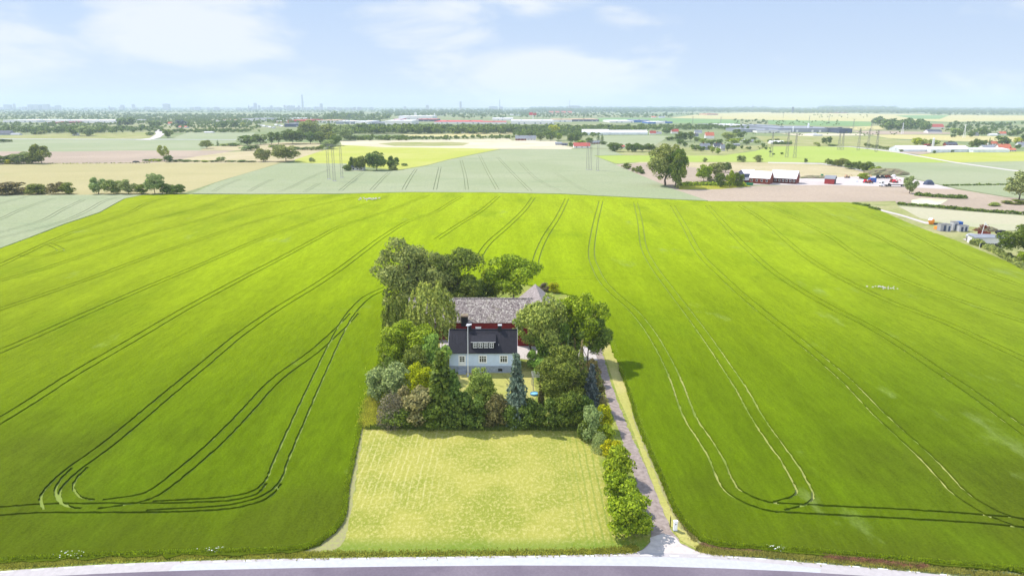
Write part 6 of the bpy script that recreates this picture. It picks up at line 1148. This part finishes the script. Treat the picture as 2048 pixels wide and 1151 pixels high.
X, Y, _ = P(1977, 490); t = thing('yard_shed', 'long white shed with a flat grey roof beside the hedge', 'shed', (X, Y, .1), R(-3)); mb = MB(); mb.box(-4.6, 3.9, 0, 4.6, 0, 2.5); mb.obj('wall', M['whitewall'], t); mb = MB(); mb.slab((-4.9, -.3, 2.5), (4.1, -.3, 2.5), (4.1, 4.9, 2.9), (-4.9, 4.9, 2.9), .12); mb.obj('roof', M['greyroof'], t); mb = MB(); mb.box(3.9, 4.6, .1, 4.4, 0, 2.7); mb.obj('blue_end', M['bluewall'], t); mb = MB(); mb.box(-3.4, -2.4, -.06, -.01, .8, 1.9); mb.obj('window', M['darkglass'], t)
X, Y, _ = P(1981, 496); t = thing('board_fence', 'black board fence with white gaps below the white shed', 'fence', (X, Y, .1), R(-5)); mb = MB()
for i in range(24): mb.box(-3.6 + i * .3, -3.6 + i * .3 + .25, 0, .04, .05, 1.5 + random.uniform(-.03, .03))
mb.obj('boards', M['black'], t)
for i in (0, 11, 15, 23): mb = MB(); mb.box(-3.62 + i * .3, -3.54 + i * .3, -.1, -.01, 0, 1.6); mb.obj('post', M['whitesteel'], t)
def car(px, py, label, m, rz):
    t = at(px, py, 'parked_car', label, 'car', rz, .18, 'vehicles in the corner yard'); mb = MB(); mb.prism([(-2.1, -.85, .35), (2.1, -.85, .35), (2.15, -.85, .85), (1.1, -.85, .95), (.6, -.85, 1.45), (-1.3, -.85, 1.45), (-1.9, -.85, .95), (-2.1, -.85, .9)], (0, 1.7, 0)); mb.obj('body', M[m], t)
    mb = MB(); mb.prism([(.95, -.86, .96), (.52, -.86, 1.38), (-1.2, -.86, 1.38), (-1.6, -.86, .96)], (0, -.01, 0)); mb.prism([(1.08, -.75, .97), (.62, -.7, 1.43), (.62, .7, 1.43), (1.08, .75, .97)], (.02, 0, .02)); mb.obj('window', M['darkglass'], t); wheels(t, [(-1.3, -.8), (1.3, -.8), (-1.3, .8), (1.3, .8)], .33, .2)
car(1943, 476, 'silver car nearest the corner of the white shed', 'cap', R(20)); car(1938, 481, 'dark car parked in front of the silver one', 'steel', R(60)); car(2009, 475, 'red car parked right of the white shed', 'brick', R(10)); car(2014, 480, 'white car under the edge of the large dark tree', 'whitesteel', R(-10)); car(2003, 469, 'black car behind the red one in the corner yard', 'black', R(5))
t = at(1967, 472, 'hay_wagon', 'rust-red wagon behind the white shed', 'wagon', 0, .15); mb = MB(); mb.box(-1.8, 1.8, -.9, .9, .7, .85); mb.box(-1.8, 1.8, -.9, -.82, .85, 1.5); mb.box(-1.8, 1.8, .82, .9, .85, 1.5); mb.obj('wagon_bed', M['brick'], t); wheels(t, [(-1.2, -.9), (1.2, -.9), (-1.2, .9), (1.2, .9)], .4, .2)
t = at(1880, 459, 'red_boat_hull', 'red upturned boat hull left of the grey storage boxes', 'boat', .2, .15); mb = MB(); mb.prism([(-1.6, 0, 0), (1.4, 0, 0), (2.2, 0, .7), (1.2, .2, 1.0), (-1.4, .2, 1.0)], (0, 1.4, 0)); mb.obj('hull', M['orange'], t)

# ------------------------------------------------------------------ haze
hz = MB(); hz.box(-14000, 14000, -600, 12500, -1, 215)
hm = bpy.data.materials.new('haze'); hm.use_nodes = True; ht = hm.node_tree; ht.nodes.clear(); ho = N(ht, 'ShaderNodeOutputMaterial'); hv = N(ht, 'ShaderNodeVolumePrincipled')
hv.inputs['Color'].default_value = (.70, .83, 1.0, 1); hv.inputs['Density'].default_value = HAZE; hv.inputs['Anisotropy'].default_value = 0.0; ht.links.new(hv.outputs[0], ho.inputs['Volume'])
tag(hz.obj('haze', hm), kind='stuff')
